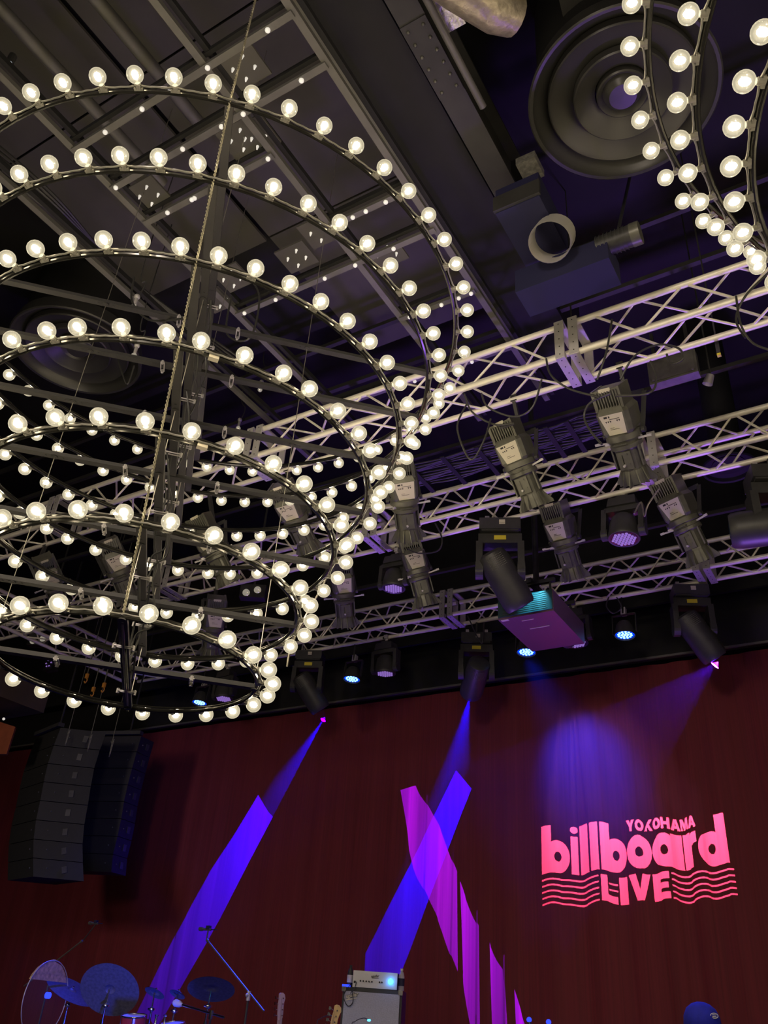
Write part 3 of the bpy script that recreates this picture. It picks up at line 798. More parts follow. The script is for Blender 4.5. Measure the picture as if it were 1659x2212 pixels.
# ================================================================== PROJECTOR
YP = 6.75 * K
a0 = at(1076, 1340, Y=YP); a1 = at(1196, 1318, Y=YP); wP = (a1 - a0).length / K
ct = (a0 + a1) / 2
RP = frame((0, 0, 1), V((a1 - a0).cross(V((0, 0, 1)))))       # +y looks away from the audience or towards; fixed below
ex = V((a1.x - a0.x, a1.y - a0.y, 0)).normalized(); ey = V((-ex.y, ex.x, 0)); ez = V((0, 0, 1))
RP = Matrix((ex, ey, ez)).transposed()
PJ = thing('projector', 'large boxy projector hanging under the trusses, cyan light on its near end', 'projector', V((ct.x, ct.y, ct.z)), RP, scale=K)
m_ = MB(); m_.box((0, 0.42, 0.11), (wP, 0.84, 0.22)); m_.obj('case', M['projred'], PJ)
m_ = MB(); m_.box((0, -0.008, 0.115), (wP * 0.98, 0.016, 0.20)); m_.obj('rear_panel', M['cyan'], PJ)
for i in range(9):
    m_ = MB(); m_.box((0, -0.018, 0.035 + i * 0.02), (wP * 0.8, 0.004, 0.006)); m_.obj('louvre', M['fix2'], PJ)
m_ = MB(); m_.box((0.02, 0.30, -0.002), (0.20, 0.012, 0.004)); m_.box((-0.02, 0.10, -0.002), (0.12, 0.010, 0.004)); m_.obj('nameplate', M['label'], PJ)
m_ = MB(); m_.box((-wP / 2 + 0.06, 0.03, -0.002), (0.075, 0.03, 0.004)); m_.obj('sticker', M['label'], PJ)
m_ = MB(); m_.cyl((0.08, 0.84, 0.10), (0.08, 0.93, 0.10), 0.09, 0.085, 24); m_.obj('lens_barrel', M['fix2'], PJ, True)
m_ = MB()
for x in (-0.2, 0.2):
    for y in (0.15, 0.7): m_.cyl((x, y, 0.22), (x, y, 0.40), 0.012, n=8)
m_.bar((-0.25, 0.15, 0.40), (0.25, 0.15, 0.40), 0.04, 0.04); m_.bar((-0.25, 0.7, 0.40), (0.25, 0.7, 0.40), 0.04, 0.04); m_.bar((0, 0.1, 0.42), (0, 0.75, 0.42), 0.05, 0.05)
m_.cyl((0, 0.3, 0.4), (0, 0.3, (H0 + 7.5 - ct.z) / K), 0.03, n=12)
m_.obj('ceiling_mount', M['fix2'], PJ)
LENS = Matrix.Translation(ct) @ RP.to_4x4() @ V((0.08 * K, 0.95 * K, 0.10 * K))
# bare cyan spot added in front of the rear face to make the spill on it
lamp('cyan_spill', 'SPOT', ct + RP @ V((0.12, -0.35, 0.45)), 70, (0.12, 0.75, 1.0), ct + RP @ V((0.12, 0.0, 0.06)), spot_size=math.radians(50), spot_blend=1.0, shadow_soft_size=0.02)


# ================================================================== GOBO PLATES (cut metal slides; real light goes through them)
def gobo(parent_name, label, src, polys, energy, color, dist=0.06, Y=YC, parent=None, size=None, soft=0.0):
    """polys: list of outlines given as photo pixels on the curtain; even-odd filled holes in a plate in front of the light"""
    P3 = [[at(px, py, Y=Y) for px, py in poly] for poly in polys]
    allp = [p for q in P3 for p in q]; c = sum(allp, V((0, 0, 0))) / len(allp)
    z = (c - src).normalized(); R = frame(z, (0, 0, 1)); Ri = R.inverted()
    loops = []; ext = 0
    for q in P3:
        lp = []
        for p in q:
            l = Ri @ (p - src); l = l * (dist / l.z); lp.append((l.x, l.y)); ext = max(ext, abs(l.x), abs(l.y))
        loops.append(lp)
    cu = bpy.data.curves.new('gobo', 'CURVE'); cu.dimensions = '2D'; cu.fill_mode = 'BOTH'
    e = ext * 1.5 + 0.004
    K = 1.0
    loops = [[(-e, -e), (e, -e), (e, e), (-e, e)]] + loops
    for lp in loops:
        s = cu.splines.new('POLY'); s.points.add(len(lp) - 1)
        for i, (x, y) in enumerate(lp): s.points[i].co = (x * 20, y * 20, 0, 1)
        s.use_cyclic_u = True
    o = bpy.data.objects.new('gobo', cu); COL.objects.link(o)
    dg = bpy.context.evaluated_depsgraph_get(); me = bpy.data.meshes.new_from_object(o.evaluated_get(dg))
    bpy.data.objects.remove(o); me.transform(Matrix.Scale(1 / 20, 4))
    me.materials.clear(); me.materials.append(M['ink'])
    g = bpy.data.objects.new('gobo_slide', me); COL.objects.link(g)
    mm = Matrix.Translation(src + z * dist) @ R.to_4x4()
    if parent is not None:
        g.parent = parent; g.matrix_parent_inverse = ROOT[parent.name].inverted(); 
    g.matrix_basis = mm
    ang = 2 * math.atan(e * 0.97 / dist)
    lamp('gobo_beam', 'SPOT', src, energy, color, c, spot_size=ang, spot_blend=0.0, shadow_soft_size=soft)
    return g


def mh_root(i): return [o for o in SC.objects if o.get('label') == MHS[i][5]][0]


# front rim of each head carries the slide a little ahead of its lens
def src_of(i, d=0.03): return HEADS[i][2] + HEADS[i][1] * d


gobo('a', '', src_of(3), [[(558, 1717), (589, 1765), (540, 1858), (475, 1985), (430, 2065), (375, 2160), (345, 2212), (290, 2200), (340, 2095), (410, 1962), (455, 1880), (500, 1812)]], 26000, (0.010, 0.0, 1.0), parent=mh_root(3))
gobo('b', '', src_of(1), [[(985, 1665), (1018, 1702), (862, 2112), (838, 2180), (786, 2180), (791, 2055), (905, 1830)]], 20000, (0.0025, 0.0, 1.0), parent=mh_root(1))
gobo('c', '', src_of(2), [[(862, 1708), (902, 1695), (948, 1790), (986, 1882), (988, 2100), (925, 1945), (885, 1835)],  # shade of the curtain folds cut into the slide as gaps
                          [(993, 1903), (1034, 1998), (1036, 2230), (1024, 2230), (1002, 2120)],
                          [(1058, 2035), (1084, 2096), (1090, 2230), (1066, 2230)],
                          [(1107, 2143), (1140, 2212), (1150, 2240), (1112, 2240)]], 52000, (0.125, 0.003, 1.0), parent=mh_root(2))

# ---- the stage logo: outlines drawn in a unit square, mapped on the curtain
def homog(u, v_):
    TL, TR, BL, BR = V((1169, 1787)), V((1571, 1759)), V((1172, 1957)), V((1597, 1939))
    return ((TL * (1 - u) + TR * u) * (1 - v_) + (BL * (1 - u) + BR * u) * v_)


def circ(cx, cy, rx, ry, a0=0, a1=360, n=20):
    return [(cx + rx * math.cos(math.radians(a0 + (a1 - a0) * i / n)), cy - ry * math.sin(math.radians(a0 + (a1 - a0) * i / n))) for i in range(n + (0 if a1 - a0 == 360 else 1))]


def rect(x0, y0, x1, y1): return [(x0, y0), (x1, y0), (x1, y1), (x0, y1)]


LB, XH = 0.605, 0.185                         # base line and x-height line
cyb = (LB + XH) / 2; ryb = (LB - XH) / 2


def letter_b(x0, x1, st, top=0.0):
    cx = (x0 + st * .35 + x1) / 2; rx = x1 - cx
    t = math.acos(max(-1, min(1, (x0 + st - cx) / rx)))
    up = [(cx + rx * math.cos(a), cyb - ryb * math.sin(a)) for a in [t - (t + PI / 2) * i / 22 for i in range(23)]]
    return [[(x0, LB), (x0, top), (x0 + st, top)] + up, circ(cx + 0.002, cyb, rx * .30, ryb * .30)]


def letter_d(x0, x1, st, top=0.0):
    q = letter_b(-x1, -x0, st, top); return [[(-x, y) for x, y in p] for p in q]


logo = []
logo += letter_b(0.0, 0.148, 0.050)
logo += [circ(0.174, 0.048, 0.021, 0.044), rect(0.155, 0.128, 0.193, LB)]
logo += [rect(0.204, 0.0, 0.246, LB), rect(0.257, 0.0, 0.301, LB)]
logo += letter_b(0.312, 0.446, 0.048, 0.0)
logo += [circ(0.513, cyb, 0.065, ryb), circ(0.513, cyb, 0.021, ryb * .30)]
logo += letter_d(0.581, 0.735, 0.050, XH)
logo += [[(0.741, LB), (0.741, XH), (0.785, XH), (0.785, XH + 0.03), (0.800, XH + 0.004), (0.822, XH), (0.822, XH + 0.13), (0.803, XH + 0.14), (0.790, XH + 0.17), (0.789, LB)]]
logo += letter_d(0.828, 0.985, 0.060, 0.0)


def glyph(s, x0, x1, y0, y1):
    w_, h_ = x1 - x0, y1 - y0
    G = {'Y': [[(0, 0), (.34, 0), (.5, .32), (.66, 0), (1, 0), (.65, .62), (.65, 1), (.35, 1), (.35, .62)]],
         'O': [circ(.5, .5, .5, .5), circ(.5, .5, .19, .24)],
         'K': [[(0, 0), (.3, 0), (.3, .38), (.62, 0), (1, 0), (.6, .45), (1, 1), (.64, 1), (.38, .66), (.3, .76), (.3, 1), (0, 1)]],
         'H': [[(0, 0), (.3, 0), (.3, .36), (.7, .36), (.7, 0), (1, 0), (1, 1), (.7, 1), (.7, .64), (.3, .64), (.3, 1), (0, 1)]],
         'A': [[(.34, 0), (.66, 0), (1, 1), (.7, 1), (.64, .8), (.36, .8), (.3, 1), (0, 1)], [(.5, .3), (.43, .58), (.57, .58)]],
         'M': [[(0, 0), (.32, 0), (.5, .55), (.68, 0), (1, 0), (1, 1), (.76, 1), (.76, .4), (.6, 1), (.4, 1), (.24, .4), (.24, 1), (0, 1)]],
         'L': [[(0, 0), (.42, 0), (.42, .72), (1, .72), (1, 1), (0, 1)]],
         'I': [rect(0, 0, 1, 1)],
         'V': [[(0, 0), (.34, 0), (.5, .6), (.66, 0), (1, 0), (.66, 1), (.34, 1)]],
         'E': [[(0, 0), (1, 0), (1, .26), (.45, .26), (.45, .38), (.92, .38), (.92, .6), (.45, .6), (.45, .74), (1, .74), (1, 1), (0, 1)]]}
    return [[(x0 + x * w_, y0 + y * h_) for x, y in p] for p in G[s]]


for i, ch in enumerate('YOKOHAMA'):
    ws = 0.0468; logo += glyph(ch, 0.455 + i * ws, 0.455 + i * ws + (0.0445 if ch != 'M' else 0.045), -0.005, 0.135)
for ch, x0, x1 in (('L', .305, .385), ('I', .395, .438), ('V', .448, .56), ('E', .57, .66)): logo += glyph(ch, x0, x1, 0.665, 1.0)
for i in range(5):
    y0 = 0.672 + i * 0.0765; hh = 0.022
    logo.append(rect(0.0, y0, 0.293, y0 + hh)); logo.append(rect(0.672, y0, 1.0, y0 + hh))
    if 0 < i < 4:
        logo.append(rect(0.345, y0, 0.388, y0 + hh)) if i < 3 else None
polys = [[tuple(homog(u, v_)) for u, v_ in p] for p in logo]
gobo('d', '', LENS, polys, 14500, (0.62, 0.125, 0.29), dist=0.06, parent=PJ)

# ================================================================== CEILING SERVICES
GRID = thing('ceiling_grid', 'grey steel rail grid hung under the ceiling above the chandelier', 'rigging grid', (-3.7, 2.6, H0 + 5.6))
hr = 5.6
for i, x in enumerate((-5.19, -4.45, -3.10, -2.34)):
    m_ = MB(); m_.bar((x, -1.2, H0 + hr), (x, 6.4, H0 + hr), 0.055, 0.04); m_.obj('rail', M['rail'], GRID, world=True)
    m_ = MB(); m_.bar((x + 0.06, -1.2, H0 + hr + 0.06), (x + 0.06, 6.4, H0 + hr + 0.06), 0.04, 0.05); m_.obj('cable_channel', M['dark'], GRID, world=True)
for i, (y, x0, x1) in enumerate(((1.99, -4.45, -2.34), (2.38, -4.45, -2.34), (2.76, -4.45, -3.10), (3.52, -3.10, -2.34), (3.95, -4.45, -2.34), (4.7, -3.10, -2.34), (5.5, -4.45, -2.34))):
    m_ = MB(); m_.bar((x0, y, H0 + hr - 0.02), (x1, y, H0 + hr - 0.02), 0.05, 0.035); m_.obj('rail', M['rail'], GRID, world=True)
    m_ = MB(); m_.bar((x0, y - 0.05, H0 + hr + 0.05), (x1, y - 0.05, H0 + hr + 0.05), 0.03, 0.05); m_.obj('cable_channel', M['dark'], GRID, world=True)
    rnd = random.Random(i)
    for k in range(5):
        x = x0 + (x1 - x0) * (k + rnd.random()) / 5
        m_ = MB(); m_.sphere((x, y, H0 + hr - 0.045), 0.019, 10, 8); m_.obj('round_cap', M['knob'], GRID, True, world=True)
for (px, py) in ((525, 150), (520, 305), (550, 300), (320, 425), (500, 605), (690, 505), (835, 552), (640, 560), (470, 650)):
    c = at(px, py, h=5.62)
    m_ = MB(); m_.box(c + V((0, 0, 0.03)), (0.30, 0.26, 0.02)); pl = m_.obj('mounting_plate', M['panel'], GRID, world=True)
    for dx, dy in ((-0.07, -0.03), (0.05, -0.07), (0.08, 0.03), (-0.03, 0.07)):
        m_ = MB(); m_.cyl(c + V((dx, dy, 0.02)), c + V((dx, dy, -0.02)), 0.012, 0.005, 8); m_.obj('round_cap', M['knob'], pl, True, world=True)

# long round pipes along the left ceiling
for i, (x, lab) in enumerate(((-3.9, 'grey round pipe along the ceiling, nearest to the grid'), (-4.6, 'grey round pipe along the ceiling at the top left corner'))):
    m_ = MB(); m_.cyl((x, -1.5, H0 + 6.35), (x, 2.6 + i * .3, H0 + 6.35), 0.055, n=12)
    o = single('ceiling_pipe', m_, M['rail'], lab, 'pipe', 'ceiling pipes', smooth=True)
m_ = MB()
for k in range(6):
    m_.tube(catmull([(-5.6 - 0.05 * k, 1.0, H0 + 6.2), (-5.2 - .04 * k, 2.2, H0 + 5.9), (-5.5, 3.4, H0 + 6.1), (-5.0 - .05 * k, 4.6, H0 + 5.8)], 8), 0.012, 5)
single('cable_bundle', m_, M['cable'], 'loose black cable bundle under the ceiling at the left edge', 'cables')

# black box beam and riveted flange beside it
t = thing('ceiling_beam', 'wide black box beam crossing the ceiling between the two chandeliers', 'beam', (-2.2, 1.5, H0 + 6.0))
m_ = MB(); m_.box((-2.16, 2.2, H0 + 6.35), (0.50, 8.2, 0.8)); m_.obj('casing', M['dark'], t, world=True)
m_ = MB(); m_.box((-2.43, 2.2, H0 + 5.93), (0.05, 8.2, 0.05)); m_.obj('edge_strip', M['rail'], t, world=True)
t = thing('steel_girder', 'riveted dark steel girder beside the black beam', 'beam', (-1.85, 1.0, H0 + 6.0))
m_ = MB(); m_.box((-1.78, 0.6, H0 + 5.9), (0.20, 7.2, 0.02)); m_.box((-1.78, 0.6, H0 + 6.15), (0.02, 7.2, 0.5)); m_.box((-1.78, 0.6, H0 + 6.4), (0.2, 7.2, 0.02))
m_.obj('girder', M['beam'], t, world=True)
for yj in (1.5, 2.85):
    m_ = MB(); m_.box((-1.78, yj, H0 + 5.885), (0.2, 0.6, 0.012)); sp = m_.obj('splice_plate', M['beam'], t, world=True)
    m_ = MB()
    for k in range(6):
        for x in (-1.84, -1.72): m_ = MB(); m_.sphere((x, yj - 0.25 + 0.1 * k, H0 + 5.876), 0.014, 8, 6); m_.obj('rivet', M['fix'], sp, True, world=True)
m_ = MB(); m_.cyl((-1.60, -1.5, H0 + 5.8), (-1.60, 3.3, H0 + 5.8), 0.028, n=12)
single('conduit_pipe', m_, M['rail'], 'thin grey pipe running beside the riveted girder', 'pipe', smooth=True)
m_ = MB(); m_.bar((-0.55, 1.2, H0 + 6.4), (-0.95, 4.0, H0 + 6.4), 0.20, 0.02)
for k in range(8): m_.sphere((-0.66 - 0.02 * k, 1.6 + 0.1 * k, H0 + 6.385), 0.014, 8, 6)
single('roof_joist', m_, M['beam'], 'dark riveted joist behind the right round vent', 'beam')

# round ceiling diffusers
def diffuser(c, label):
    t = thing('air_diffuser', label, 'vent', c, group='round ceiling vents')
    R0 = 0.70
    m_ = MB(); m_.lathe([(R0 - 0.03, 0.16), (R0 - 0.005, 0.03), (R0, 0.0), (R0 - 0.012, -0.012), (R0 - 0.035, -0.006), (R0 - 0.05, 0.03), (R0 - 0.16, 0.13)], 64); m_.obj('outer_rim', M['diff'], t, True)
    for k, (ro, ri, z) in enumerate(((0.55, 0.33, 0.0), (0.36, 0.20, -0.015), (0.19, 0.10, 0.02))):
        m_ = MB(); m_.lathe([(ro, z + 0.11), (ro, z + 0.04), (ro - 0.010, z + 0.028), (ro - 0.03, z + 0.045), (ri, z + 0.12), (ri, z + 0.2)], 56); m_.obj('cone', M['diff'], t, True)
    m_ = MB(); m_.lathe([(0.15, 0.09), (0.11, 0.03), (0.10, 0.02), (0.0005, 0.018)], 32); m_.obj('centre_disc', M['diff'], t, True)
    m_ = MB(); m_.cyl((0, 0, 0.17), (0, 0, 1.2), R0 - 0.08, n=40); m_.obj('neck', M['dark'], t, True)
    return t


d1 = diffuser(V((-0.714, 3.853, H0 + 6.0)), 'round ceiling vent with concentric cones, at the upper right between the chandeliers')
d2 = copy_tree(d1); d2['label'] = 'round ceiling vent seen through the upper rings of the left chandelier'; place(d2, V((-6.74, 3.873, H0 + 6.0)))
m_ = MB()
for c, r_ in ((at(1575, 1010, Y=7.0 * K), 0.30),):
    m_.lathe([(r_, 0.0), (r_ * .97, -0.02), (r_ * .9, -0.01), (r_ * .86, 0.03), (0.05, 0.06)], 40, o=c); m_.cyl(c + V((0, 0, 0.03)), V((c.x, c.y, H0 + 7.5)), r_ * 0.6, n=20)
single('small_diffuser', m_, M['pa2'], 'dark round vent behind the moving head at the right edge', 'vent', smooth=True)

# ducts, foil and boxes at the upper right
m_ = MB(); c = at(1055, 12, h=5.75)
m_.tube([c + V((-0.25, -0.5, 0)), c + V((-0.1, -0.2, 0.01)), c + V((0.05, 0.05, -0.01)), c + V((0.12, 0.16, 0.02))], [0.17, 0.165, 0.155, 0.13], 14)
single('foil_duct', m_, M['foil'], 'crinkled bronze foil duct cut off by the top edge', 'duct', smooth=True)
m_ = MB(); m_.box(at(965, 12, h=5.9), (0.14, 0.30, 0.08)); single('foil_parcel', m_, M['foil2'], 'silver foil patch beside the bronze foil duct at the top', 'insulation')
m_ = MB(); m_.box(at(1145, 362, h=5.9), (0.16, 0.2, 0.08)); single('foil_parcel', m_, M['foil2'], 'silver foil patch at the left edge of the right round vent', 'insulation')
t = thing('air_unit', 'dark blue lit duct box left of the silver hose', 'duct', at(1150, 490, h=5.5))
c = at(1150, 480, h=5.55); m_ = MB(); m_.box(c, (0.36, 0.62, 0.28)); m_.obj('casing', M['blue_box'], t, world=True)
m_ = MB(); m_.box(c + V((0, -0.32, -0.05)), (0.38, 0.03, 0.16)); m_.obj('end_flange', M['beam'], t, world=True)
m_ = MB(); c2 = at(1186, 500, h=5.25)
for k in range(10):
    m_.lathe([(0.155, -0.012), (0.162, 0.0), (0.155, 0.012)], 28, o=c2 + V((0.0, 0.014 * k, -0.12 + 0.024 * k)), ax=(0, 0.5, 1))
single('flexible_hose', m_, M['silver'], 'short silver corrugated hose end under the blue duct box', 'hose', smooth=True)
m_ = MB(); m_.box(at(1225, 600, h=5.1), (0.75, 0.30, 0.24)); single('hoist_box', m_, M['blue_box'], 'dark blue lit box under the silver hose, above the nearest truss', 'box')
t = thing('hoist_motor', 'black cylindrical motor above the nearest truss, right of the silver hose', 'motor', at(1330, 520, h=5.2))
c = at(1330, 522, h=5.2); m_ = MB(); m_.cyl(c + V((-0.14, 0, 0)), c + V((0.12, 0.0, 0.0)), 0.085, n=18)
for k in range(8): m_.lathe([(0.093, -0.004), (0.093, 0.004)], 18, o=c + V((-0.13 + 0.03 * k, 0, 0)), ax=(1, 0, 0))
m_.obj('motor_body', M['fix2'], t, True, world=True)
m_ = MB(); m_.cyl(c + V((0.12, 0, 0)), c + V((0.19, 0, 0)), 0.09, n=18); m_.obj('end_cap', M['fix'], t, True, world=True)
m_ = MB(); m_.cyl(c + V((0.0, 0, 0)), V((c.x, c.y + 1.1, H0 + 7.5)), 0.015, n=8); m_.obj('hanger', M['fix2'], t, world=True)
# rigging chain with shackle
t = thing('rigging_chain', 'short steel chain with shackle hanging above the truss joint', 'chain', at(1232, 560, Y=4.6 * K))
for k in range(9):
    c = at(1232 + 1.0 * (k % 2), 570 + k * 10, Y=4.6 * K)
    m_ = MB(); a = 0 if k % 2 else PI / 2
    pts = [c + V((math.cos(a) * 0.011 * math.cos(q), math.sin(a) * 0.011 * math.cos(q), 0.022 * math.sin(q))) for q in [2 * PI * i / 12 for i in range(12)]]
    m_.tube(pts, 0.004, 5, closed=True); m_.obj('link', M['chrome'], t, True, world=True)
m_ = MB(); c = at(1232, 655, Y=4.6 * K); m_.cyl(c, V((c.x, c.y, H0 + 4.45 * K)), 0.008, n=6); m_.obj('drop_cable', M['cable'], t, world=True); m_ = MB(); c3 = at(1232, 560, Y=4.6 * K); m_.cyl(c3, V((c3.x, c3.y, H0 + 7.5)), 0.006, n=6)
m_.obj('drop_cable', M['cable'], t, world=True)

# long strut channels above the trusses (parallel to the stage)
for i, (px, py, Y, lab) in enumerate(((1150, 690, 4.75, 'dark strut above the nearest truss'), (1300, 520, 4.6, 'dark strut under the right round vent'), (1100, 930, 6.0, 'dark strut behind the nearest truss'),
                                      (1300, 1160, 7.6, 'dark strut low behind the middle truss'), (1100, 1340, 9.0, 'dark strut between the farthest truss and the valance'))):
    c = at(px, py, Y=Y * K); m_ = MB(); m_.bar((-11.5, Y * K, c.z), (3.5, Y * K, c.z), 0.05, 0.05)
    single('strut_channel', m_, M['beam'], lab, 'rail')

# cable trays full of cables, in two spans
for i, (xa, xb, lab) in enumerate(((at(870, 1060, Y=5.3 * K).x, at(1085, 985, Y=5.3 * K).x, 'cable tray bundle left of the second profile spotlight'), (at(1130, 975, Y=5.3 * K).x, at(1262, 935, Y=5.3 * K).x, 'cable tray bundle right of the second profile spotlight'))):
    c = at(1000, 1000, Y=5.3 * K)
    t = thing('cable_tray', lab, 'cable tray', ((xa + xb) / 2, 5.3 * K, c.z))
    for k in range(14):
        rnd = random.Random(k + 40 * i); m_ = MB()
        pts = [(xa - 0.2 + (xb - xa + 0.4) * q / 10, 5.15 * K + 0.03 * k, c.z + 0.02 * math.sin(q * .9 + k) + 0.01 * rnd.random()) for q in range(11)]
        m_.tube(pts, 0.009, 5); m_.obj('cable', M['cable'] if k % 3 else M['fix2'], t, world=True)
    for q in range(3):
        m_ = MB(); x = xa + (xb - xa) * (q + .5) / 3; m_.box((x, 5.35 * K, c.z - 0.02), (0.05, 0.55, 0.012)); m_.obj('strap', M['dark'], t, world=True)

# black control box and small spotlight at the right
c = at(1455, 800, Y=5.0 * K)
t = thing('control_box', 'grey flat metal box hanging behind the nearest truss at the right', 'box', c)
m_ = MB(); m_.box((0, 0, 0), (0.42, 0.10, 0.26)); m_.box((0, -0.055, 0), (0.38, 0.01, 0.22)); m_.obj('case', M['fix'], t)
for x, z in ((-0.17, -0.10), (0.17, -0.10)):
    m_ = MB(); m_.cyl((x, -0.06, z), (x, -0.072, z), 0.011, n=8); m_.obj('screw', M['sock'], t)
for x in (-0.15, 0.15): m_ = MB(); m_.bar((x, 0, 0.13), (x, 0, 0.5), 0.03, 0.03); m_.obj('hanger', M['fix2'], t)
c = at(1528, 830, Y=5.2 * K)
t = thing('small_spotlight', 'small silver spotlight glowing dimly under the nearest truss at the right', 'spotlight', c)
m_ = MB(); m_.lathe([(0.001, 0.10), (0.035, 0.09), (0.045, 0.0), (0.042, 0.0), (0.03, 0.03), (0.001, 0.04)], 20, ax=(0.5, -0.2, 1)); m_.obj('can', M['silver'], t, True)
m_ = MB(); m_.cyl((0.04, 0, 0.1), (0.04, 0, H0 + 7.5 - c.z), 0.008, n=6); m_.obj('stem', M['fix2'], t)
t = thing('hook_block', 'small black clamp block with a yellow tag under the nearest truss at the right edge', 'clamp', at(1552, 760, Y=4.7 * K))
m_ = MB(); m_.bar((0, 0, 0.12), (0.0, 0, -0.02), 0.03, 0.03); m_.bar((0, 0, 0.1), (0, 0, 4.2), 0.012, 0.012); m_.obj('stem', M['fix2'], t)
m_ = MB(); m_.box((0.0, 0, -0.035), (0.03, 0.03, 0.022)); m_.obj('tag', M['yellow'], t)
c = at(1145, 1325, Y=6.75 * K)

# lamps in pairs (audience blinders) seen through the chandelier
for (px, py, Y, lab) in ((545, 1278, 6.6, 'twin blinder lamp seen between chandelier rings right of the hub'), (82, 1383, 6.6, 'twin blinder lamp at the left edge under the chandelier')):
    c = at(px, py, Y=Y * K); t = thing('blinder_light', lab, 'stage light', c, Matrix.Rotation(math.radians(30), 3, 'Z'), group='twin blinder lamps')
    m_ = MB(); m_.box((0, 0.08, 0.02), (0.36, 0.14, 0.20)); m_.obj('housing', M['fix2'], t)
    for x, z in ((-0.085, -0.02), (0.07, 0.03)):
        m_ = MB(); m_.lathe([(0.052, 0), (0.045, -0.012), (0.03, -0.02), (0.001, -0.028)], 18, o=(x, 0.0, z), ax=(0, 1, 0.4)); m_.obj('lamp', M['lensglass'], t, True)
    m_ = MB(); m_.bar((0, 0.08, 0.12), (0, 0.08, H0 + 7.5 - c.z), 0.03, 0.03); m_.obj('bracket', M['fix2'], t)
c = at(105, 1432, Y=7.6 * K); t = thing('violet_spot', 'dark box lamp with small violet lenses, left under the chandelier', 'stage light', c)
m_ = MB(); m_.box((0, 0.08, 0), (0.26, 0.14, 0.26)); m_.obj('housing', M['fix2'], t)
for k in range(6):
    a = k * PI / 3; m_ = MB(); m_.sphere((0.07 * math.cos(a), 0, 0.07 * math.sin(a)), 0.02, 10, 6, sc=(1, .4, .7)); m_.obj('lens', M['purple_led'], t, True)
m_ = MB(); m_.bar((0, 0.08, 0.1), (0, 0.08, H0 + 7.5 - c.z), 0.03, 0.03); m_.obj('bracket', M['fix2'], t)

# black backing drapes that close the view behind the trusses
m_ = MB(); m_.box((-7, 10.6, H0 + 6.35), (26, 0.05, 2.4)); single('black_drape', m_, M['dark'], 'black drape closing the roof space behind the farthest truss', 'drape')

hz = bpy.data.materials.new('stage_haze'); hz.use_nodes = True; nt = hz.node_tree; nt.nodes.clear()
vs_ = nt.nodes.new('ShaderNodeVolumeScatter'); vs_.inputs['Density'].default_value = 0.010; vs_.inputs['Anisotropy'].default_value = 0.3
nt.links.new(vs_.outputs[0], nt.nodes.new('ShaderNodeOutputMaterial').inputs['Volume'])
m_ = MB(); m_.box((-3.5, 10.41, 3.55), (15.0, 1.02, 5.3)); hzo = single('stage_haze', m_, hz, 'thin blue lit haze hanging in front of the red curtain', 'haze'); hzo['kind'] = 'stuff'

# ================================================================== LOOSE CABLES on the trusses
CB = [([(1010, 870), (988, 920), (1004, 975), (1022, 992), (1046, 950), (1060, 905)], 4.4, 'looped cable with a light sleeve left of the second profile spotlight'),
      ([(1003, 850), (1020, 890), (1068, 917), (1110, 915), (1080, 925)], 4.4, 'cable swinging into the second profile spotlight from the left'),
      ([(1040, 850), (1055, 880), (1110, 900), (1150, 880), (1170, 820)], 4.4, 'cable drooping under the truss above the second profile spotlight'),
      ([(1180, 775), (1190, 810), (1230, 840), (1295, 858)], 4.3, 'cable running from the truss joint to the largest profile spotlight'),
      ([(1318, 850), (1275, 870), (1262, 900), (1275, 930), (1300, 960)], 4.35, 'cable curling round the left of the largest profile spotlight'),
      ([(1330, 855), (1400, 850), (1418, 820), (1405, 780)], 4.35, 'cable arching right of the largest profile spotlight'),
      ([(1340, 820), (1370, 770), (1420, 745), (1465, 752), (1475, 775), (1450, 785), (1440, 765)], 4.32, 'cable coil lying over the grey box'),
      ([(1322, 690), (1310, 760), (1290, 820)], 4.3, 'thin cable hanging from the nearest truss at the joint'),
      ([(1590, 640), (1600, 700), (1625, 740), (1665, 757)], 4.3, 'thick cable looping at the right edge below the bulbs'),
      ([(1659, 590), (1610, 640), (1590, 690), (1610, 730)], 4.32, 'second thick cable crossing the nearest truss at the right edge'),
      ([(1425, 1055), (1400, 1090), (1392, 1115), (1385, 1085), (1370, 1110)], 6.0, 'pale cable tails beside the right profile spotlight'),
      ([(1045, 1345), (1040, 1390), (1010, 1330)], 8.0, 'thin cable dangling from the farthest truss left of the projector'),
      ([(1315, 1290), (1310, 1310), (1325, 1325), (1342, 1312), (1332, 1290)], 8.1, 'cable ring hanging above the right blue lamp'),
      ([(940, 1130), (955, 1165), (945, 1190), (905, 1195), (880, 1185)], 6.0, 'cable loop right of the third profile spotlight'),
      ([(620, 1440), (628, 1400), (655, 1340), (700, 1260), (725, 1200), (760, 1130)], 3.9, 'pale cable descending along the right rims of the chandelier'),
      ([(290, 600), (285, 650), (320, 690), (380, 690), (440, 680)], 2.4, 'black cable sagging left of the chandelier hub'),
      ([(500, 640), (490, 720), (540, 730), (560, 640), (530, 590)], 3.0, 'black cable loop right of the chandelier hub'),
      ([(250, 760), (262, 800), (275, 830), (290, 790)], 3.2, 'cable hanging in front of the left round vent')]
for pts, Y, lab in CB:
    m_ = MB(); m_.tube(catmull([at(px, py, Y=Y * K - 0.03 * math.sin(i * 2)) for i, (px, py) in enumerate(pts)], 7), 0.009, 6)
    single('loose_cable', m_, M['wire'] if 'pale' in lab else M['cable'], lab, 'cable', smooth=True)

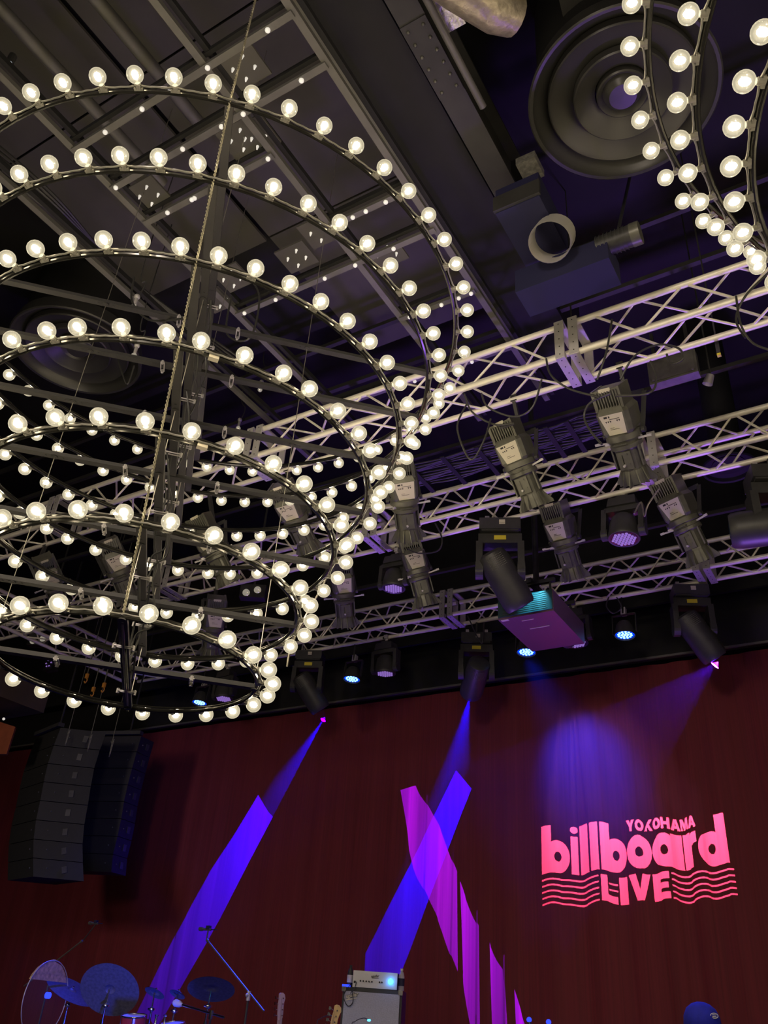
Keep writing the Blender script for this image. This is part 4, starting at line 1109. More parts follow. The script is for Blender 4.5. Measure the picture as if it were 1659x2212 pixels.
# ================================================================== LEFT SIDE: line arrays, soffit
def line_array(edge, Y, depth_dir, width, label, npc, mt, mt2):
    """cabinets stacked along a curve of right-hand edge pixels"""
    P = catmull([at(px, py, Y=Y * K) for px, py in edge], 10)
    L = [0]
    for a, b_ in zip(P[:-1], P[1:]): L.append(L[-1] + (b_ - a).length)

    def S(u):
        s = u * L[-1]
        for i in range(len(P) - 1):
            if L[i + 1] >= s: return P[i].lerp(P[i + 1], (s - L[i]) / max(1e-6, L[i + 1] - L[i]))
        return P[-1]
    t = thing('line_array', label, 'speaker', P[-1], group=None)
    wx = V(width)
    for k in range(npc):
        a, b_ = S(k / npc), S((k + 0.965) / npc)
        off = V(depth_dir)
        vs = [a, a + wx, b_ + wx, b_, a + off, a + wx + off, b_ + wx + off, b_ + off]
        m_ = MB(); m_.add(vs, [(0, 3, 2, 1), (4, 5, 6, 7), (0, 4, 7, 3), (1, 2, 6, 5), (0, 1, 5, 4), (3, 7, 6, 2)])
        cb = m_.obj('cabinet', mt, t, world=True)
        # recessed fixing dots on the front, rigging plate on the side
        m_ = MB(); nrm = wx.cross(b_ - a).normalized()
        if nrm.y > 0: nrm = -nrm
        c = a.lerp(b_, 0.5) + wx.normalized() * 0.12 + nrm * 0.004; m_.sphere(c, 0.009, 8, 6); m_.obj('fixing_screw', M['fix'], cb, world=True)
        n2 = (b_ - a).cross(off).normalized()
        if n2.dot(wx) > 0: n2 = -n2
        c = a.lerp(b_, 0.5) + off * 0.62 + n2 * 0.008
        ax_ = (b_ - a).normalized(); m_ = MB(); m_.box(c, (0.07, 0.012, 0.10), frame(ax_, n2)); m_.obj('rigging_plate', M['fix2'], cb, world=True)
        m_ = MB(); m_.sphere(c + off * -0.35, 0.010, 8, 6); m_.obj('fixing_screw', M['fix'], cb, world=True)
    m_ = MB(); q = P[0]; m_.bar(q + V((0, 0, 0.05)), q + wx + V((0, 0, 0.05)), 0.1, 0.06)
    m_.bar(q + wx * 0.3 + V((0, 0.1, 0.05)), V((q.x + wx.x * .3, q.y + wx.y * .3 + .1, H0 + 7.5)), 0.02, 0.02); m_.obj('flying_frame', M['fix2'], t, world=True)
    return t


line_array([(131, 1572), (104, 1647), (87, 1729), (77, 1777), (72, 1825), (72, 1895)], 7.0, (0.55, 0.45, 0), (-0.9, 0.25, 0), 'black line array speaker hanging at the left edge', 8, M['pa'], M['pa2'])
line_array([(305, 1590), (288, 1650), (270, 1720), (258, 1790), (245, 1840), (240, 1885)], 8.0, (-0.05, 0.35, 0), (-1.0, -0.30, 0), 'second line array speaker, partly behind the left one, in front of the red curtain', 8, M['pa2'], M['pa2'])
for (px, py, Y, lab) in ((148, 1580, 6.9, 'leftmost steel hook over the line array'), (196, 1590, 6.9, 'middle steel hook over the line array'), (243, 1600, 6.9, 'rightmost steel hook over the line array')):
    c = at(px, py, Y=Y * K); m_ = MB(); m_.tube(catmull([V((c.x, c.y, H0 + 7.5)), c + V((0, 0, 0.08)), c + V((0.03, 0, 0.02)), c + V((0.0, 0, -0.04)), c + V((-0.03, 0, 0.0))], 6), 0.006, 6)
    single('steel_hook', m_, M['fix'], lab, 'hook', 'steel hooks over the line array', smooth=True)
for (px, py, lab) in ((200, 1496, 'left orange hoist hook behind the bottom chandelier ring'), (223, 1487, 'right orange hoist hook behind the bottom chandelier ring'), (186, 1467, 'upper orange hoist hook behind the bottom chandelier ring')):
    c = at(px, py, Y=6.6 * K); t = thing('hoist_hook', lab, 'hook', c)
    m_ = MB(); m_.box((0, 0, 0.05), (0.05, 0.03, 0.07)); m_.tube(catmull([(0, 0, 0.02), (0.03, 0, -0.02), (0, 0, -0.06), (-0.03, 0, -0.03)], 5), 0.009, 6); m_.obj('hook', M['hook'], t, True)
    m_ = MB(); m_.cyl((0, 0, 0.08), (0, 0, H0 + 7.5 - c.z), 0.008, n=6); m_.obj('chain', M['fix'], t)
m_ = MB(); a, b_ = at(-160, 1500, Y=6.2 * K), at(80, 1560, Y=6.2 * K); m_.box((a + b_) / 2 + V((-0.2, 0.2, 0.3)), (1.5, 1.2, 0.4)); single('soffit_box', m_, M['brown'], 'brown boxed soffit at the left edge above the orange board', 'soffit')
m_ = MB()
q = [at(-60, 1540, Y=6.6 * K), at(33, 1570, Y=6.6 * K), at(14, 1629, Y=6.6 * K), at(-60, 1628, Y=6.6 * K)]; o_ = V((-0.05, 0.06, 0)); m_.add(q + [p + o_ for p in q], [(0, 1, 2, 3), (7, 6, 5, 4), (0, 4, 5, 1), (1, 5, 6, 2), (2, 6, 7, 3), (3, 7, 4, 0)])
single('orange_board', m_, M['orange'], 'rust orange board at the left edge below the soffit', 'board')
c = at(8, 1553, Y=6.5 * K); m_ = MB(); m_.sphere(c, 0.022, 12, 8); o = single('pilot_lamp', m_, M['knob'], 'tiny white lamp above the orange board', 'lamp', smooth=True)
c = at(18, 140, h=6.0); t = thing('star_lamp', 'small cold white lamp shining at the top left', 'lamp', c)
m_ = MB(); m_.sphere((0, 0, 0), 0.02, 10, 8); m_.obj('bulb', emission('cold_white_lamp', (0.85, 0.95, 1.0), 25), t, True)
m_ = MB(); m_.cyl((0, 0, 0.015), (0, 0, 0.12), 0.03, n=12); m_.obj('socket', M['fix2'], t)

# ================================================================== STAGE FLOOR ITEMS
ZS = 0.80
YA = 8.0
aL, aR = at(741, 2131, Y=YA), at(869, 2139, Y=YA)
yaw = 0.42
ex = V((math.cos(yaw), math.sin(yaw), 0))
W_ = 0.62
# turn the cabinet to the audience seat; width fixed at 0.62 m
def find_cab():
    best = None
    for i in range(60):
        Ya = 6.8 + i * 0.03
        A = at(741, 2131, Y=Ya)
        B = A + ex * W_
        c = B - V((0, 0, CZ)); px = 829.5 + F * c.dot(RX) / c.dot(FX)
        if best is None or abs(px - 869) < best[0]: best = (abs(px - 869), A)
    return best[1]


A = find_cab(); cabR = Matrix((ex, V((-ex.y, ex.x, 0)), V((0, 0, 1)))).transposed()
top = A.z
t = thing('bass_cabinet', 'grey grille bass speaker cabinet standing on the stage', 'amplifier', V((A.x, A.y, ZS)) + ex * 0.31, cabR)
Hc = top - ZS
m_ = MB(); m_.box((0, 0.22, Hc / 2), (0.62, 0.42, Hc)); m_.obj('case', M['tolex'], t)
m_ = MB(); m_.box((0, 0.0, Hc / 2 - 0.012), (0.575, 0.02, Hc - 0.05)); m_.obj('grille', M['grille'], t)
for x in (-0.295, 0.295):
    m_ = MB(); m_.box((x, 0.01, Hc - 0.02), (0.045, 0.05, 0.045)); m_.obj('corner_cap', M['chrome'], t)


def text_obj(name, s, size, mt, parent, loc, rot=(PI / 2, 0, 0), ext=0.002, shear=0.0, off=0.0):
    cu = bpy.data.curves.new(name, 'FONT'); cu.body = s; cu.size = size; cu.extrude = ext; cu.align_x = 'CENTER'; cu.shear = shear; cu.offset = off
    o = bpy.data.objects.new(name, cu); COL.objects.link(o)
    me = bpy.data.meshes.new_from_object(o.evaluated_get(bpy.context.evaluated_depsgraph_get())); bpy.data.objects.remove(o)
    me.materials.clear(); me.materials.append(mt)
    o = bpy.data.objects.new(name, me); COL.objects.link(o); o.parent = parent; o.location = loc; o.rotation_euler = rot
    return o


text_obj('logo_badge', 'aguilar', 0.048, M['ink'], t, (-0.205, -0.016, Hc - 0.088), rot=(PI / 2, -0.22, 0), off=0.0045, shear=.2)
text_obj('logo_badge', 'aguilar', 0.048, M['label'], t, (-0.205, -0.019, Hc - 0.088), rot=(PI / 2, -0.22, 0), off=0.0012, shear=.2)
m_ = MB(); m_.bar((-0.262, -0.019, Hc - 0.118), (-0.155, -0.019, Hc - 0.096), 0.006, 0.010); m_.obj('logo_underline', M['label'], t)
m_ = MB(); m_.tube(catmull([(-0.23, -0.03, Hc + 0.02), (-0.29, -0.035, Hc - 0.08), (-0.24, -0.035, Hc - 0.17), (-0.19, -0.03, Hc - 0.13), (-0.21, -0.03, Hc)], 6), 0.0045, 5)
single_c = m_.obj('speaker_lead', M['cable'], t, True)
hd = thing('amplifier_head', 'white amplifier head with a glowing blue pilot light on the grey cabinet', 'amplifier', V((A.x, A.y, top)) + ex * 0.33, cabR)
m_ = MB(); m_.box((0, 0.17, 0.08), (0.46, 0.30, 0.15)); m_.obj('case', M['tolex'], hd)
m_ = MB(); m_.box((0, 0.012, 0.08), (0.465, 0.02, 0.152)); m_.obj('front_panel', M['white'], hd)
for k, x in enumerate((-0.15, -0.12, -0.09, -0.06, -0.03, 0.05, 0.075)):
    m_ = MB(); m_.cyl((x, 0.002, 0.062), (x, -0.014, 0.062), 0.008, n=10); m_.obj('knob', M['ink'], hd)
text_obj('logo_badge', 'aguilar', 0.032, M['ink'], hd, (0.0, -0.001, 0.105), rot=(PI / 2, -0.1, 0), shear=.2, off=.0006, ext=.001)
m_ = MB(); m_.bar((-0.035, -0.001, 0.094), (0.04, -0.001, 0.098), 0.004, 0.003); m_.obj('logo_underline', M['ink'], hd)
m_ = MB(); m_.lathe([(0.026, -0.002), (0.022, -0.012), (0.001, -0.016)], 16, o=(0.165, 0.0, 0.075), ax=(0, 1, 0)); m_.obj('pilot_light', M['blue_lamp'], hd, True)
pl = V((A.x, A.y, top)) + ex * 0.33 + cabR @ V((0.165, -0.05, 0.075))
lamp('pilot_glow', 'POINT', pl, 0.25, (0.05, 0.3, 1.0), shadow_soft_size=0.02)
m_ = MB()
for k in range(4): m_.box((-0.21 + 0.0, -0.004, 0.05), (0.02, 0.01, 0.02))
m_.tube(catmull([(-0.19, -0.01, 0.05), (-0.2, -0.04, 0.0), (-0.24, -0.045, -0.06)], 6), 0.004, 5); m_.obj('input_lead', M['cable'], hd)


def bottle(loc, label, cap, mt, h=0.21):
    t = thing('water_bottle', label, 'bottle', loc)
    m_ = MB(); m_.lathe([(0.001, 0), (0.03, 0.002), (0.033, 0.01), (0.032, 0.05), (0.033, 0.09), (0.032, 0.13), (0.024, 0.165), (0.013, 0.182), (0.013, 0.19)], 16); m_.obj('bottle_body', mt, t, True)
    m_ = MB(); m_.cyl((0, 0, 0.186), (0, 0, 0.206), 0.015, n=12); m_.obj('cap', cap, t)
    m_ = MB(); m_.lathe([(0.0338, 0.045), (0.0338, 0.115)], 16); m_.obj('wrap', M['blue_box'] if mt == M['plastic_clear'] else M['label'], t, True)


bottle(V((A.x, A.y, top)) + ex * 0.595 + cabR @ V((0, 0.10, 0)), 'clear plastic bottle with white cap right of the amplifier head', M['white'], M['plastic_clear'])
bottle(V((A.x, A.y, top)) + ex * 0.045 + cabR @ V((0, 0.14, 0)), 'dark bottle left of the amplifier head', M['tolex'], M['tolex'])
m_ = MB(); c = V((A.x, A.y, top)) + ex * 0.02 + V((0, 0, 0.012)); m_.box(c + cabR @ V((0, 0.08, 0)), (0.08, 0.05, 0.022), cabR); single('blue_lit_pedal', m_, M['blue_tip'], 'small blue glowing gadget on the left corner of the cabinet', 'gadget')

# clip-on led lamps low in front of the cabinet
for (px, py, lab) in ((721, 2198, 'small blue lit tip left of the grey cabinet'), (797, 2204, 'small blue lit tip of a gooseneck in front of the grey cabinet')):
    c = at(px, py, Y=A.y - 0.25); t = thing('gooseneck_lamp', lab, 'lamp', c)
    m_ = MB(); m_.sphere((0, 0, 0), 0.014, 10, 8, sc=(1.3, 1, .7)); m_.obj('tip', M['blue_lamp'], t, True)
    m_ = MB(); m_.tube(catmull([(0, 0, 0), (-0.06, 0, 0.015), (-0.16, 0, -0.02), (-0.2, 0, -0.1), (-0.2, 0, ZS - c.z)], 6), 0.004, 5); m_.obj('gooseneck', M['cable'], t, True)


# ---------------------------------------------------------------- guitars on stands
def neck(px, py, lab, mt, faceR, edge=False, L=0.9):
    c = at(px, py, Y=7.6)          # tip of the headstock
    t = thing('electric_bass', lab, 'guitar', V((c.x, c.y, c.z - 1.12)), faceR)
    top = 1.12
    out = [(-0.03, 0), (-0.012, 0.012), (0.012, 0.012), (0.035, -0.005), (0.045, -0.035), (0.035, -0.065), (0.03, -0.10), (0.032, -0.16), (0.026, -0.20), (-0.022, -0.22), (-0.03, -0.16), (-0.033, -0.10), (-0.028, -0.05)]
    m_ = MB(); n_ = len(out)
    m_.add([(x, -0.008, top + z) for x, z in out] + [(x, 0.008, top + z) for x, z in out], [tuple(range(n_)), tuple(range(2 * n_ - 1, n_ - 1, -1))] + [(i, n_ + i, n_ + (i + 1) % n_, (i + 1) % n_) for i in range(n_)])
    hs_ = m_.obj('headstock', mt, t)
    for k in range(4):
        z = top - 0.035 - k * 0.048
        m_ = MB(); m_.cyl((0.008, -0.006, z), (0.008, -0.022, z), 0.007, n=10); m_.obj('string_post', M['chrome'], hs_, True); m_ = MB(); m_.cyl((-0.02, 0, z - 0.008), (-0.06, 0, z + 0.004), 0.003, n=6); m_.box((-0.068, 0, z + 0.004), (0.022, 0.008, 0.026)); m_.obj('tuner', M['chrome'], hs_, True)
    m_ = MB(); m_.bar((0, 0, top - 0.2), (0, 0, 0.50), 0.022, 0.045, up=(0, 1, 0)); m_.obj('neck', mt, t)
    m_ = MB()
    body = [(0.10, 0.55), (0.13, 0.45), (0.10, 0.34), (0.15, 0.22), (0.15, 0.12), (0.08, 0.05), (-0.08, 0.05), (-0.16, 0.12), (-0.16, 0.22), (-0.11, 0.34), (-0.14, 0.48), (-0.12, 0.60), (-0.05, 0.52), (0.05, 0.50)]
    n_ = len(body)
    m_.add([(x, -0.02, z) for x, z in body] + [(x, 0.02, z) for x, z in body], [tuple(range(n_)), tuple(range(2 * n_ - 1, n_ - 1, -1))] + [(i, n_ + i, n_ + (i + 1) % n_, (i + 1) % n_) for i in range(n_)])
    m_.obj('body', M['redshell'], t)
    m_ = MB()
    for k in range(4): m_.cyl((-0.015 + 0.01 * k, -0.024, top - 0.05 * k - 0.04), (-0.015 + 0.01 * k, -0.024, 0.2), 0.0012, n=4)
    m_.obj('strings', M['chrome'], t)
    return t


neck(690, 2167, 'bass guitar with pale amber headstock and four tuners, left of the cabinet', M['maple'], Matrix.Rotation(0.45, 3, 'Z') @ Matrix.Rotation(0.16, 3, 'Y'))
neck(618, 2148, 'bass guitar seen edge-on with a slim violet lit headstock', mat('pale_headstock', (0.5, 0.36, 0.34), 0.35), Matrix.Rotation(1.35, 3, 'Z') @ Matrix.Rotation(-0.05, 3, 'Y'))


# ---------------------------------------------------------------- microphones on boom stands
def boom(p0, p1, mic, foot, lab, Y):
    a, b_, c, f_ = at(*p0, Y=Y), at(*p1, Y=Y), at(*mic, Y=Y), at(*foot, Y=Y)
    t = thing('microphone_stand', lab, 'microphone stand', V((f_.x, f_.y, ZS)))
    m_ = MB(); m_.cyl(a, b_, 0.010, n=8); m_.cyl(b_ + (a - b_) * 0.03, b_, 0.018, n=8); m_.obj('boom_arm', M['fix'], t, True, world=True)
    m_ = MB(); m_.cyl(f_, V((f_.x, f_.y, ZS + 0.02)), 0.012, n=8)
    for k in range(3):
        an = k * 2 * PI / 3; m_.cyl(V((f_.x, f_.y, ZS + 0.15)), V((f_.x + 0.3 * math.cos(an), f_.y + 0.3 * math.sin(an), ZS + 0.012)), 0.009, n=6)
    m_.obj('tripod_stand', M['fix2'], t, True, world=True)
    m_ = MB(); m_.cyl(f_ + V((0, 0.0, -0.05)), f_ + V((0, 0, 0.04)), 0.022, n=10); m_.sphere(f_ + V((0, -0.03, 0)), 0.018, 10, 8); m_.obj('boom_clutch', M['plate'], t, True, world=True)
    return t, c


t, c = boom((52, 2130), (178, 2032), (207, 1995), (116, 2080), 'boom stand behind the clear drum, its arm rising to the right', 8.9)
t, c = boom((570, 2184), (447, 2030), (450, 2008), (537, 2150), 'boom stand right of the cymbals, its long arm rising to the left', 8.1)
for (px, py, py2, lab) in ((207, 1995, 2028, 'overhead microphone in its clip above the left cymbals'), (450, 2008, 2030, 'overhead microphone at the end of the long boom arm')):
    YM = 8.9 if px < 300 else 8.1; c = at(px, py, Y=YM); t = thing('microphone', lab, 'microphone', c)
    m_ = MB(); m_.cyl((-0.09, 0, 0.004), (0.04, 0, 0.0), 0.014, n=12); m_.cyl((-0.135, 0, 0.006), (-0.09, 0, 0.004), 0.022, n=12); m_.obj('body', M['fix'], t, True)
    m_ = MB(); m_.box((0.0, 0, 0.02), (0.05, 0.04, 0.04)); m_.cyl((0.04, 0, 0.0), (0.13, 0, 0.0), 0.006, n=6); m_.obj('shock_mount', M['blue_box'], t)
    m_ = MB(); q = (at(180, 2031, Y=YM) if px < 300 else at(px - 4, py2, Y=YM)) - c; m_.cyl((0, 0, -0.01), q, 0.008, n=6); m_.obj('swivel', M['fix2'], t)


# ---------------------------------------------------------------- drum kit
def cymbal(px, py, wpx, Y, tilt, lab, stand_to=None, nr=None):
    c = at(px, py, Y=Y); dpt = (c - V((0, 0, CZ))).dot(FX); R_ = wpx / 2 * dpt / F
    n = V(nr).normalized()
    t = thing('cymbal', lab, 'cymbal', c, frame(n, (0, 1, 0)), group='cymbals of the drum kit')
    m_ = MB()
    prof = [(0.0005, 0.034), (0.02 * 1, 0.033), (0.055, 0.018), (0.062, 0.012)] + [(R_ * k / 8, 0.012 * (1 - (k / 8) ** 2) + 0.0) for k in range(3, 9)]
    prof = [p for i, p in enumerate(prof) if i == 0 or p[0] > prof[i - 1][0]]
    m_.lathe(prof, 40); m_.lathe([(r_, z - 0.0025) for r_, z in prof[::-1]], 40); m_.obj('plate', M['cymbal'], t, True)
    m_ = MB(); m_.cyl((0, 0, 0.02), (0, 0, 0.06), 0.004, n=6); m_.cyl((0, 0, 0.036), (0, 0, 0.05), 0.014, n=10); m_.obj('wing_nut', M['chrome'], t)
    return t, c, R_


def cstand(c, dx, lab, low=None):
    t = thing('cymbal_stand', lab, 'stand', V((c.x + dx, c.y, ZS)), group=None)
    j = V((c.x + dx * 0.35, c.y, c.z - 0.16))
    m_ = MB(); m_.cyl(c - V((0, 0, 0.01)), j, 0.008, n=8); m_.obj('tilter', M['chrome'], t, True, world=True)
    m_ = MB(); m_.sphere(j, 0.028, 10, 8); m_.cyl(j + V((-0.05, 0, 0)), j + V((0.05, 0, 0)), 0.012, n=8); m_.obj('wing_bolt', M['chrome'], t, True, world=True); m_ = MB(); m_.cyl(j + V((-0.0, 0, -0.22)), j + V((-0.0, 0, -0.14)), 0.022, n=10); m_.obj('height_clamp', M['chrome'], t, True, world=True)
    m_ = MB(); m_.cyl(j, V((c.x + dx, c.y, ZS + 0.02)), 0.012, n=10)
    for k in range(3):
        an = k * 2 * PI / 3 + .5; m_.cyl(V((c.x + dx, c.y, ZS + 0.3)), V((c.x + dx + 0.25 * math.cos(an), c.y + 0.25 * math.sin(an), ZS + 0.012)), 0.01, n=6)
    m_.obj('tripod', M['chrome'], t, True, world=True)
    return t


t, c, _ = cymbal(237, 2138, 130, 7.9, 0, 'largest cymbal, dark disc lit blue, above the drums at the left', nr=(-0.36, 0.62, 0.65)); cstand(c, -0.03, 'chrome stand under the largest cymbal')
t, c, _ = cymbal(155, 2140, 118, 8.4, 0, 'cymbal seen nearly edge-on between the clear drum and the largest cymbal', nr=(0.45, 0.02, 0.88)); cstand(c, -0.02, 'chrome stand right of the clear drum')
t, c, _ = cymbal(456, 2137, 102, 8.0, 0, 'right cymbal tilted upward, above the chrome arm', nr=(-0.28, 0.34, 0.9)); cstand(c, -0.02, 'chrome stand under the right cymbal')
t, c, _ = cymbal(334, 2145, 46, 8.0, 0, 'small splash cymbal in front of the violet light strip', nr=(0, 0.45, 0.9)); cstand(c, 0.0, 'thin chrome stand under the left small cymbal')
t, c, _ = cymbal(383, 2148, 36, 8.0, 0, 'smallest cymbal, right of the other splash cymbal', nr=(0, 0.45, 0.9)); cstand(c, 0.0, 'thin chrome rod under the smallest cymbal')


def drum(c, R_, L, axis, lab, shell, clear=False, badge=False):
    t = thing('drum', lab, 'drum', c, frame(axis, (0, -0.3, 1)))
    m_ = MB(); m_.lathe([(R_, 0.0), (R_, L), (R_ - 0.008, L), (R_ - 0.008, 0.0), (R_, 0)], 40); m_.obj('shell', shell, t, True)
    for z in (0, L):
        m_ = MB(); pts = [V((R_ * 1.015 * math.cos(2 * PI * i / 40), R_ * 1.015 * math.sin(2 * PI * i / 40), z)) for i in range(40)]
        m_.tube(pts, 0.008 if not clear else 0.004, 6, closed=True); m_.obj('hoop', M['chrome'] if not clear else M['fix'], t, True)
    m_ = MB(); m_.add([V((R_ * math.cos(2 * PI * i / 40), R_ * math.sin(2 * PI * i / 40), L)) for i in range(40)], [tuple(range(40))]); m_.obj('drum_head', M['clear'] if clear else M['white'], t)
    for i in range(6):
        a = 2 * PI * (i + .5) / 6; d = V((math.cos(a), math.sin(a), 0)) * (R_ + 0.016)
        m_ = MB(); m_.cyl(d + V((0, 0, 0.0)), d + V((0, 0, L)), 0.004, n=6); m_.box(d + V((0, 0, L * .5)), (0.018, 0.018, 0.05)); m_.obj('tension_lug', M['chrome'], t)
    if badge:
        m_ = MB(); m_.box((0, -R_ - 0.002, L * .45), (0.05, 0.006, 0.035)); m_.obj('badge', M['yellow'], t)
    return t


c = at(98, 2158, Y=8.0)
cd = thing('acrylic_drum', 'clear headed drum standing at the far left, pale wood inside its upper rim', 'drum', c, frame(((V((0, 0, CZ)) - c).normalized() * 0.36 + V((0.72, 0.50, 0.0)) * 0.93), (0, 0, 1)))
Rw = 0.42
m_ = MB(); pts = [V((Rw * math.cos(2 * PI * i / 48), Rw * math.sin(2 * PI * i / 48), 0)) for i in range(48)]; m_.tube(pts, 0.006, 6, closed=True); m_.obj('hoop', M['plate'], cd, True)
m_ = MB(); m_.add([p for p in pts], [tuple(range(48))]); m_.obj('drum_head', M['clear'], cd)
m_ = MB(); yc0 = 0.46 * Rw; nb_ = 6
for k in range(nb_):                    # bands of bent wood, each a little proud of the next
    ya, yb = yc0 + (0.985 * Rw - yc0) * k / nb_, yc0 + (0.985 * Rw - yc0) * (k + 1) / nb_
    wa, wb = math.sqrt(max(1e-4, (0.985 * Rw) ** 2 - ya ** 2)), math.sqrt(max(1e-4, (0.985 * Rw) ** 2 - yb ** 2)); zz = -0.012 - 0.004 * (k % 2)
    m_.add([(-wa, ya, zz), (wa, ya, zz), (wb, yb, zz), (-wb, yb, zz), (-wa, ya, zz - .02), (wa, ya, zz - .02), (wb, yb, zz - .02), (-wb, yb, zz - .02)], [(0, 1, 2, 3), (7, 6, 5, 4), (0, 4, 5, 1), (3, 2, 6, 7), (0, 3, 7, 4), (1, 5, 6, 2)])
m_.obj('wooden_shell_lining', M['wood'], cd)
m_ = MB(); m_.cyl((0, 0.04, 0.0), (0, 0.04, 0.05), 0.035, n=12); m_.obj('microphone_port', M['blue_tip'], cd)

c = at(292, 2198, Y=7.8); drum(c + V((0, 0, -0.20)), 0.135, 0.22, (0.05, -0.15, 1), 'red lacquered tom drum with chrome rim and small gold badge', M['redshell'], badge=True)
c = at(378, 2206, Y=7.9); drum(c + V((0, 0, -0.22)), 0.13, 0.2, (0.0, -0.2, 1), 'small red drum with blue lit rim, right of the red tom', M['redshell'])
# chrome boom arm with white counterweight
a, b_ = at(378, 2166, Y=7.75), at(484, 2198, Y=7.75)
t = thing('boom_counterweight', 'chrome arm with white weight crossing in front of the right cymbal stand', 'stand', V((b_.x, b_.y, b_.z)))
m_ = MB(); m_.cyl(a, b_, 0.012, n=10); m_.obj('arm', M['chrome'], t, True, world=True)
m_ = MB(); d = (b_ - a).normalized(); m_.tube([a - d * 0.015, a + d * 0.01, a + d * 0.07, a + d * 0.11], [0.025, 0.038, 0.032, 0.016], 14); m_.obj('weight', M['white'], t, True, world=True)
m_ = MB(); q = a.lerp(b_, .75); m_.cyl(q, V((q.x, q.y, ZS)), 0.012, n=8); m_.cyl(q + V((0, 0, .03)), q - V((0, 0, .05)), 0.024, n=10); m_.obj('post', M['chrome'], t, True, world=True)
for k, (px, lab) in enumerate(((338, 'left chrome tom post between the drums'), (357, 'right chrome tom post between the drums'))):
    c = at(px, 2196, Y=7.8); m_ = MB(); m_.lathe([(0.001, 0.02), (0.022, 0.018), (0.022, 0.008), (0.012, 0.0), (0.014, -0.1), (0.02, -0.12), (0.012, -0.4), (0.012, -(c.z - ZS))], 14, o=c)
    single('tom_post', m_, M['chrome'], lab, 'stand', smooth=True)
for (px, py, lab) in ((1143, 2203, 'left blue lit microphone tip at the bottom edge'), (1185, 2208, 'right blue lit microphone tip at the bottom edge')):
    c = at(px, py, Y=7.9); t = thing('vocal_microphone', lab, 'microphone', c)
    m_ = MB(); m_.sphere((0, 0, 0), 0.022, 12, 8); m_.obj('head', M['blue_tip'], t, True)  # head emits the blue light that falls on it
    m_ = MB(); m_.cyl((0, 0, -0.01), (0.03, 0, -0.14), 0.016, 0.012, 10); m_.obj('body', M['fix2'], t)
    m_ = MB(); m_.cyl((0.03, 0, -0.13), (0.03, 0, ZS - c.z), 0.01, n=8); m_.cyl((0.03, 0, ZS - c.z), (0.03, 0, ZS - c.z + 0.02), 0.12, n=20); m_.obj('stand', M['fix2'], t)

# ================================================================== PERSON with the navy cap, top of the head just in frame
c = at(1516, 2212, Y=5.6)                     # centre of the head
top = c.z + 0.10
hp = thing('person', 'person in a navy blue cap at the bottom edge, only the cap showing', 'person', V((c.x, c.y, 0)))
S_ = top / 1.72


def person_mesh():
    J = {'pel': (0, 0, .93, .135), 'sp1': (0, .0, 1.08, .125), 'ch': (0, 0, 1.27, .145), 'nk': (0, .0, 1.44, .062), 'nk2': (0, -.01, 1.50, .058), 'hd': (0, -.02, 1.60, .092), 'hd2': (0, -.02, 1.66, .085)}
    E_ = [('pel', 'sp1'), ('sp1', 'ch'), ('ch', 'nk'), ('nk', 'nk2'), ('nk2', 'hd'), ('hd', 'hd2')]
    for s, sg in (('l', -1), ('r', 1)):
        J['sh' + s] = (.19 * sg, 0, 1.38, .062); J['el' + s] = (.25 * sg, .03, 1.10, .046); J['wr' + s] = (.22 * sg, -.12, .88, .032); J['ha' + s] = (.20 * sg, -.19, .82, .036)
        J['hi' + s] = (.10 * sg, 0, .88, .095); J['kn' + s] = (.12 * sg, -.01, .49, .06); J['an' + s] = (.13 * sg, .02, .09, .042); J['to' + s] = (.14 * sg, -.15, .035, .035)
        E_ += [('ch', 'sh' + s), ('sh' + s, 'el' + s), ('el' + s, 'wr' + s), ('wr' + s, 'ha' + s), ('pel', 'hi' + s), ('hi' + s, 'kn' + s), ('kn' + s, 'an' + s), ('an' + s, 'to' + s)]
        for k in range(4):
            J['f%d' % k + s] = ((.185 + .012 * k) * sg, -.235, .79 - .006 * k, .010); J['g%d' % k + s] = ((.185 + .012 * k) * sg, -.262, .755, .008)
            E_ += [('ha' + s, 'f%d' % k + s), ('f%d' % k + s, 'g%d' % k + s)]
        J['t' + s] = (.165 * sg, -.20, .80, .011); J['u' + s] = (.155 * sg, -.23, .775, .009); E_ += [('ha' + s, 't' + s), ('t' + s, 'u' + s)]
    names = list(J); me = bpy.data.meshes.new('body')
    me.from_pydata([J[n_][:3] for n_ in names], [(names.index(a), names.index(b_)) for a, b_ in E_], [])
    o = bpy.data.objects.new('body_tmp', me); COL.objects.link(o)
    md = o.modifiers.new('s', 'SKIN'); md.use_smooth_shade = True
    for i, n_ in enumerate(names):
        sv = me.skin_vertices[0].data[i]; sv.radius = (J[n_][3], J[n_][3]); sv.use_root = (n_ == 'pel')
    o.modifiers.new('sub', 'SUBSURF').levels = 2
    dg = bpy.context.evaluated_depsgraph_get(); r = bpy.data.meshes.new_from_object(o.evaluated_get(dg)); bpy.data.objects.remove(o)
    return r


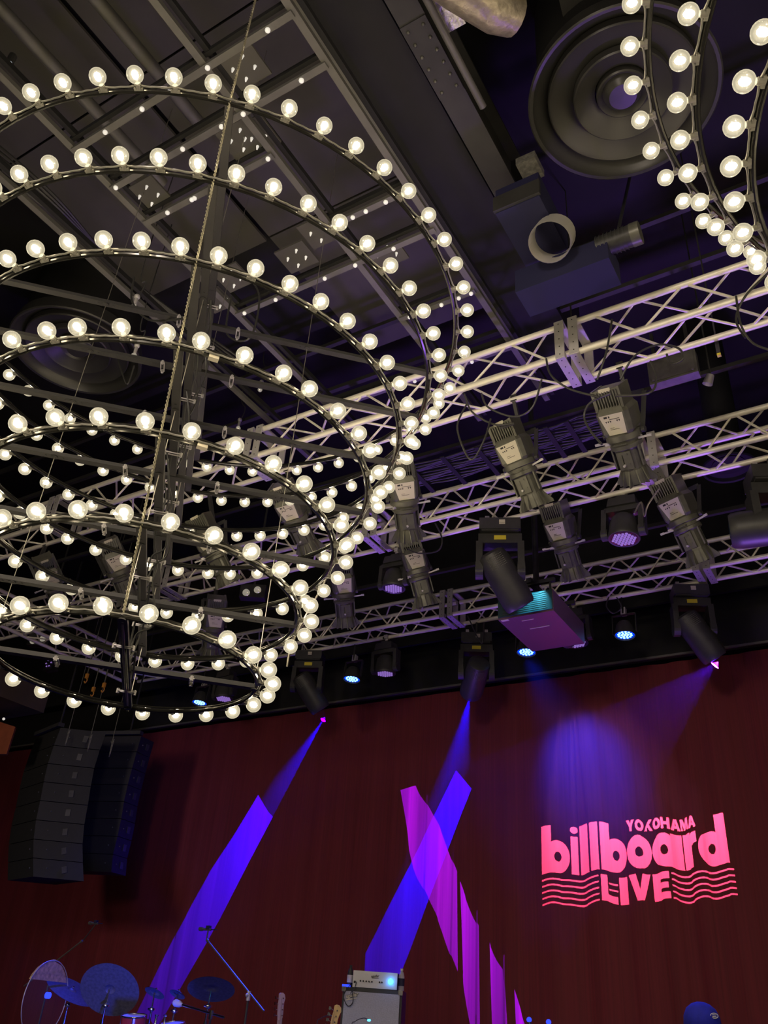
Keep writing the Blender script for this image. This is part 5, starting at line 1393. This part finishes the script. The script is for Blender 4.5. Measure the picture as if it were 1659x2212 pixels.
me = person_mesh(); me.materials.clear(); me.materials.append(M['skin']); me.materials.append(M['shirt'])
for p in me.polygons:
    zc = p.center.z; p.use_smooth = True
    p.material_index = 0 if (zc > 1.46 or (zc < .88 and p.center.y < -.13 and zc > .5)) else 1
me.transform(Matrix.Scale(S_, 4))
o = bpy.data.objects.new('body', me); COL.objects.link(o); o.parent = hp
hp.rotation_euler = (0, 0, 0.5); ROOT[hp.name] = Matrix.Translation(V((c.x, c.y, 0))) @ Matrix.Rotation(0.5, 4, 'Z')
m_ = MB()
m_.lathe([(0.0005, 1.728), (0.02, 1.727), (0.05, 1.717), (0.08, 1.694), (0.099, 1.655), (0.104, 1.61), (0.101, 1.605)], 32, o=(0, -0.015, 0))
brim = []
for i in range(13):
    a = -PI / 2 + (i - 6) * 0.17; brim.append(((0.10 * math.cos(a)), -0.015 + 0.10 * math.sin(a), 1.612)); brim.append((0.125 * math.cos(a), -0.015 + 0.19 * math.sin(a) * (1 - 0.1 * abs(i - 6) / 6), 1.598))
m_.add(brim, [(2 * i, 2 * i + 1, 2 * i + 3, 2 * i + 2) for i in range(12)])
m_.v = [p * S_ for p in m_.v]; cap = m_.obj('cap', M['navy'], hp, True)
m_ = MB(); oc = V((0.045, -0.103, 1.66)) * S_
pts = [oc + V((0.020 * math.cos(a), -0.004 - 0.0 * a, 0.012 * math.sin(a))) for a in [2 * PI * i / 18 for i in range(18)]]
m_.tube(pts, 0.0022, 5, closed=True)
for z in (-0.004, 0.004): m_.bar(oc + V((-0.011, -0.005, z)), oc + V((0.011, -0.005, z)), 0.003, 0.003)
m_.obj('cap_badge', M['white'], cap)
m_ = MB(); m_.sphere(V((0.033, -0.105, 1.60)) * S_, 0.011, 10, 8); m_.sphere(V((-0.033, -0.105, 1.60)) * S_, 0.011, 10, 8); m_.obj('eyes', M['white'], hp, True)
m_ = MB(); m_.tube([V((0, -0.105, 1.60)) * S_, V((0, -0.130, 1.565)) * S_], [0.008, 0.013], 8); m_.obj('nose', M['skin'], hp, True)
m_ = MB(); m_.bar(V((-0.022, -0.100, 1.535)) * S_, V((0.022, -0.100, 1.535)) * S_, 0.01, 0.008); m_.obj('mouth', M['redshell'], hp)
m_ = MB()
for s in (-1, 1): m_.sphere(V((0.097 * s, -0.01, 1.585)) * S_, 0.022, 10, 8, sc=(.4, .8, 1.3))
m_.obj('ears', M['skin'], hp, True)
m_ = MB(); m_.lathe([(0.098, 1.61), (0.099, 1.57), (0.085, 1.535)], 24, o=(0, -0.002, 0)); m_.v = [p * S_ for p in m_.v if True]; m_.obj('hair', M['hair'], hp, True)
lamp('cap_fill', 'SPOT', (c.x + .2, c.y - .3, H0 + 2.6), 40, (0.1, 0.15, 1.0), c, spot_size=math.radians(25), spot_blend=.5, shadow_soft_size=.05)  # unseen blue spot added overhead to light the cap
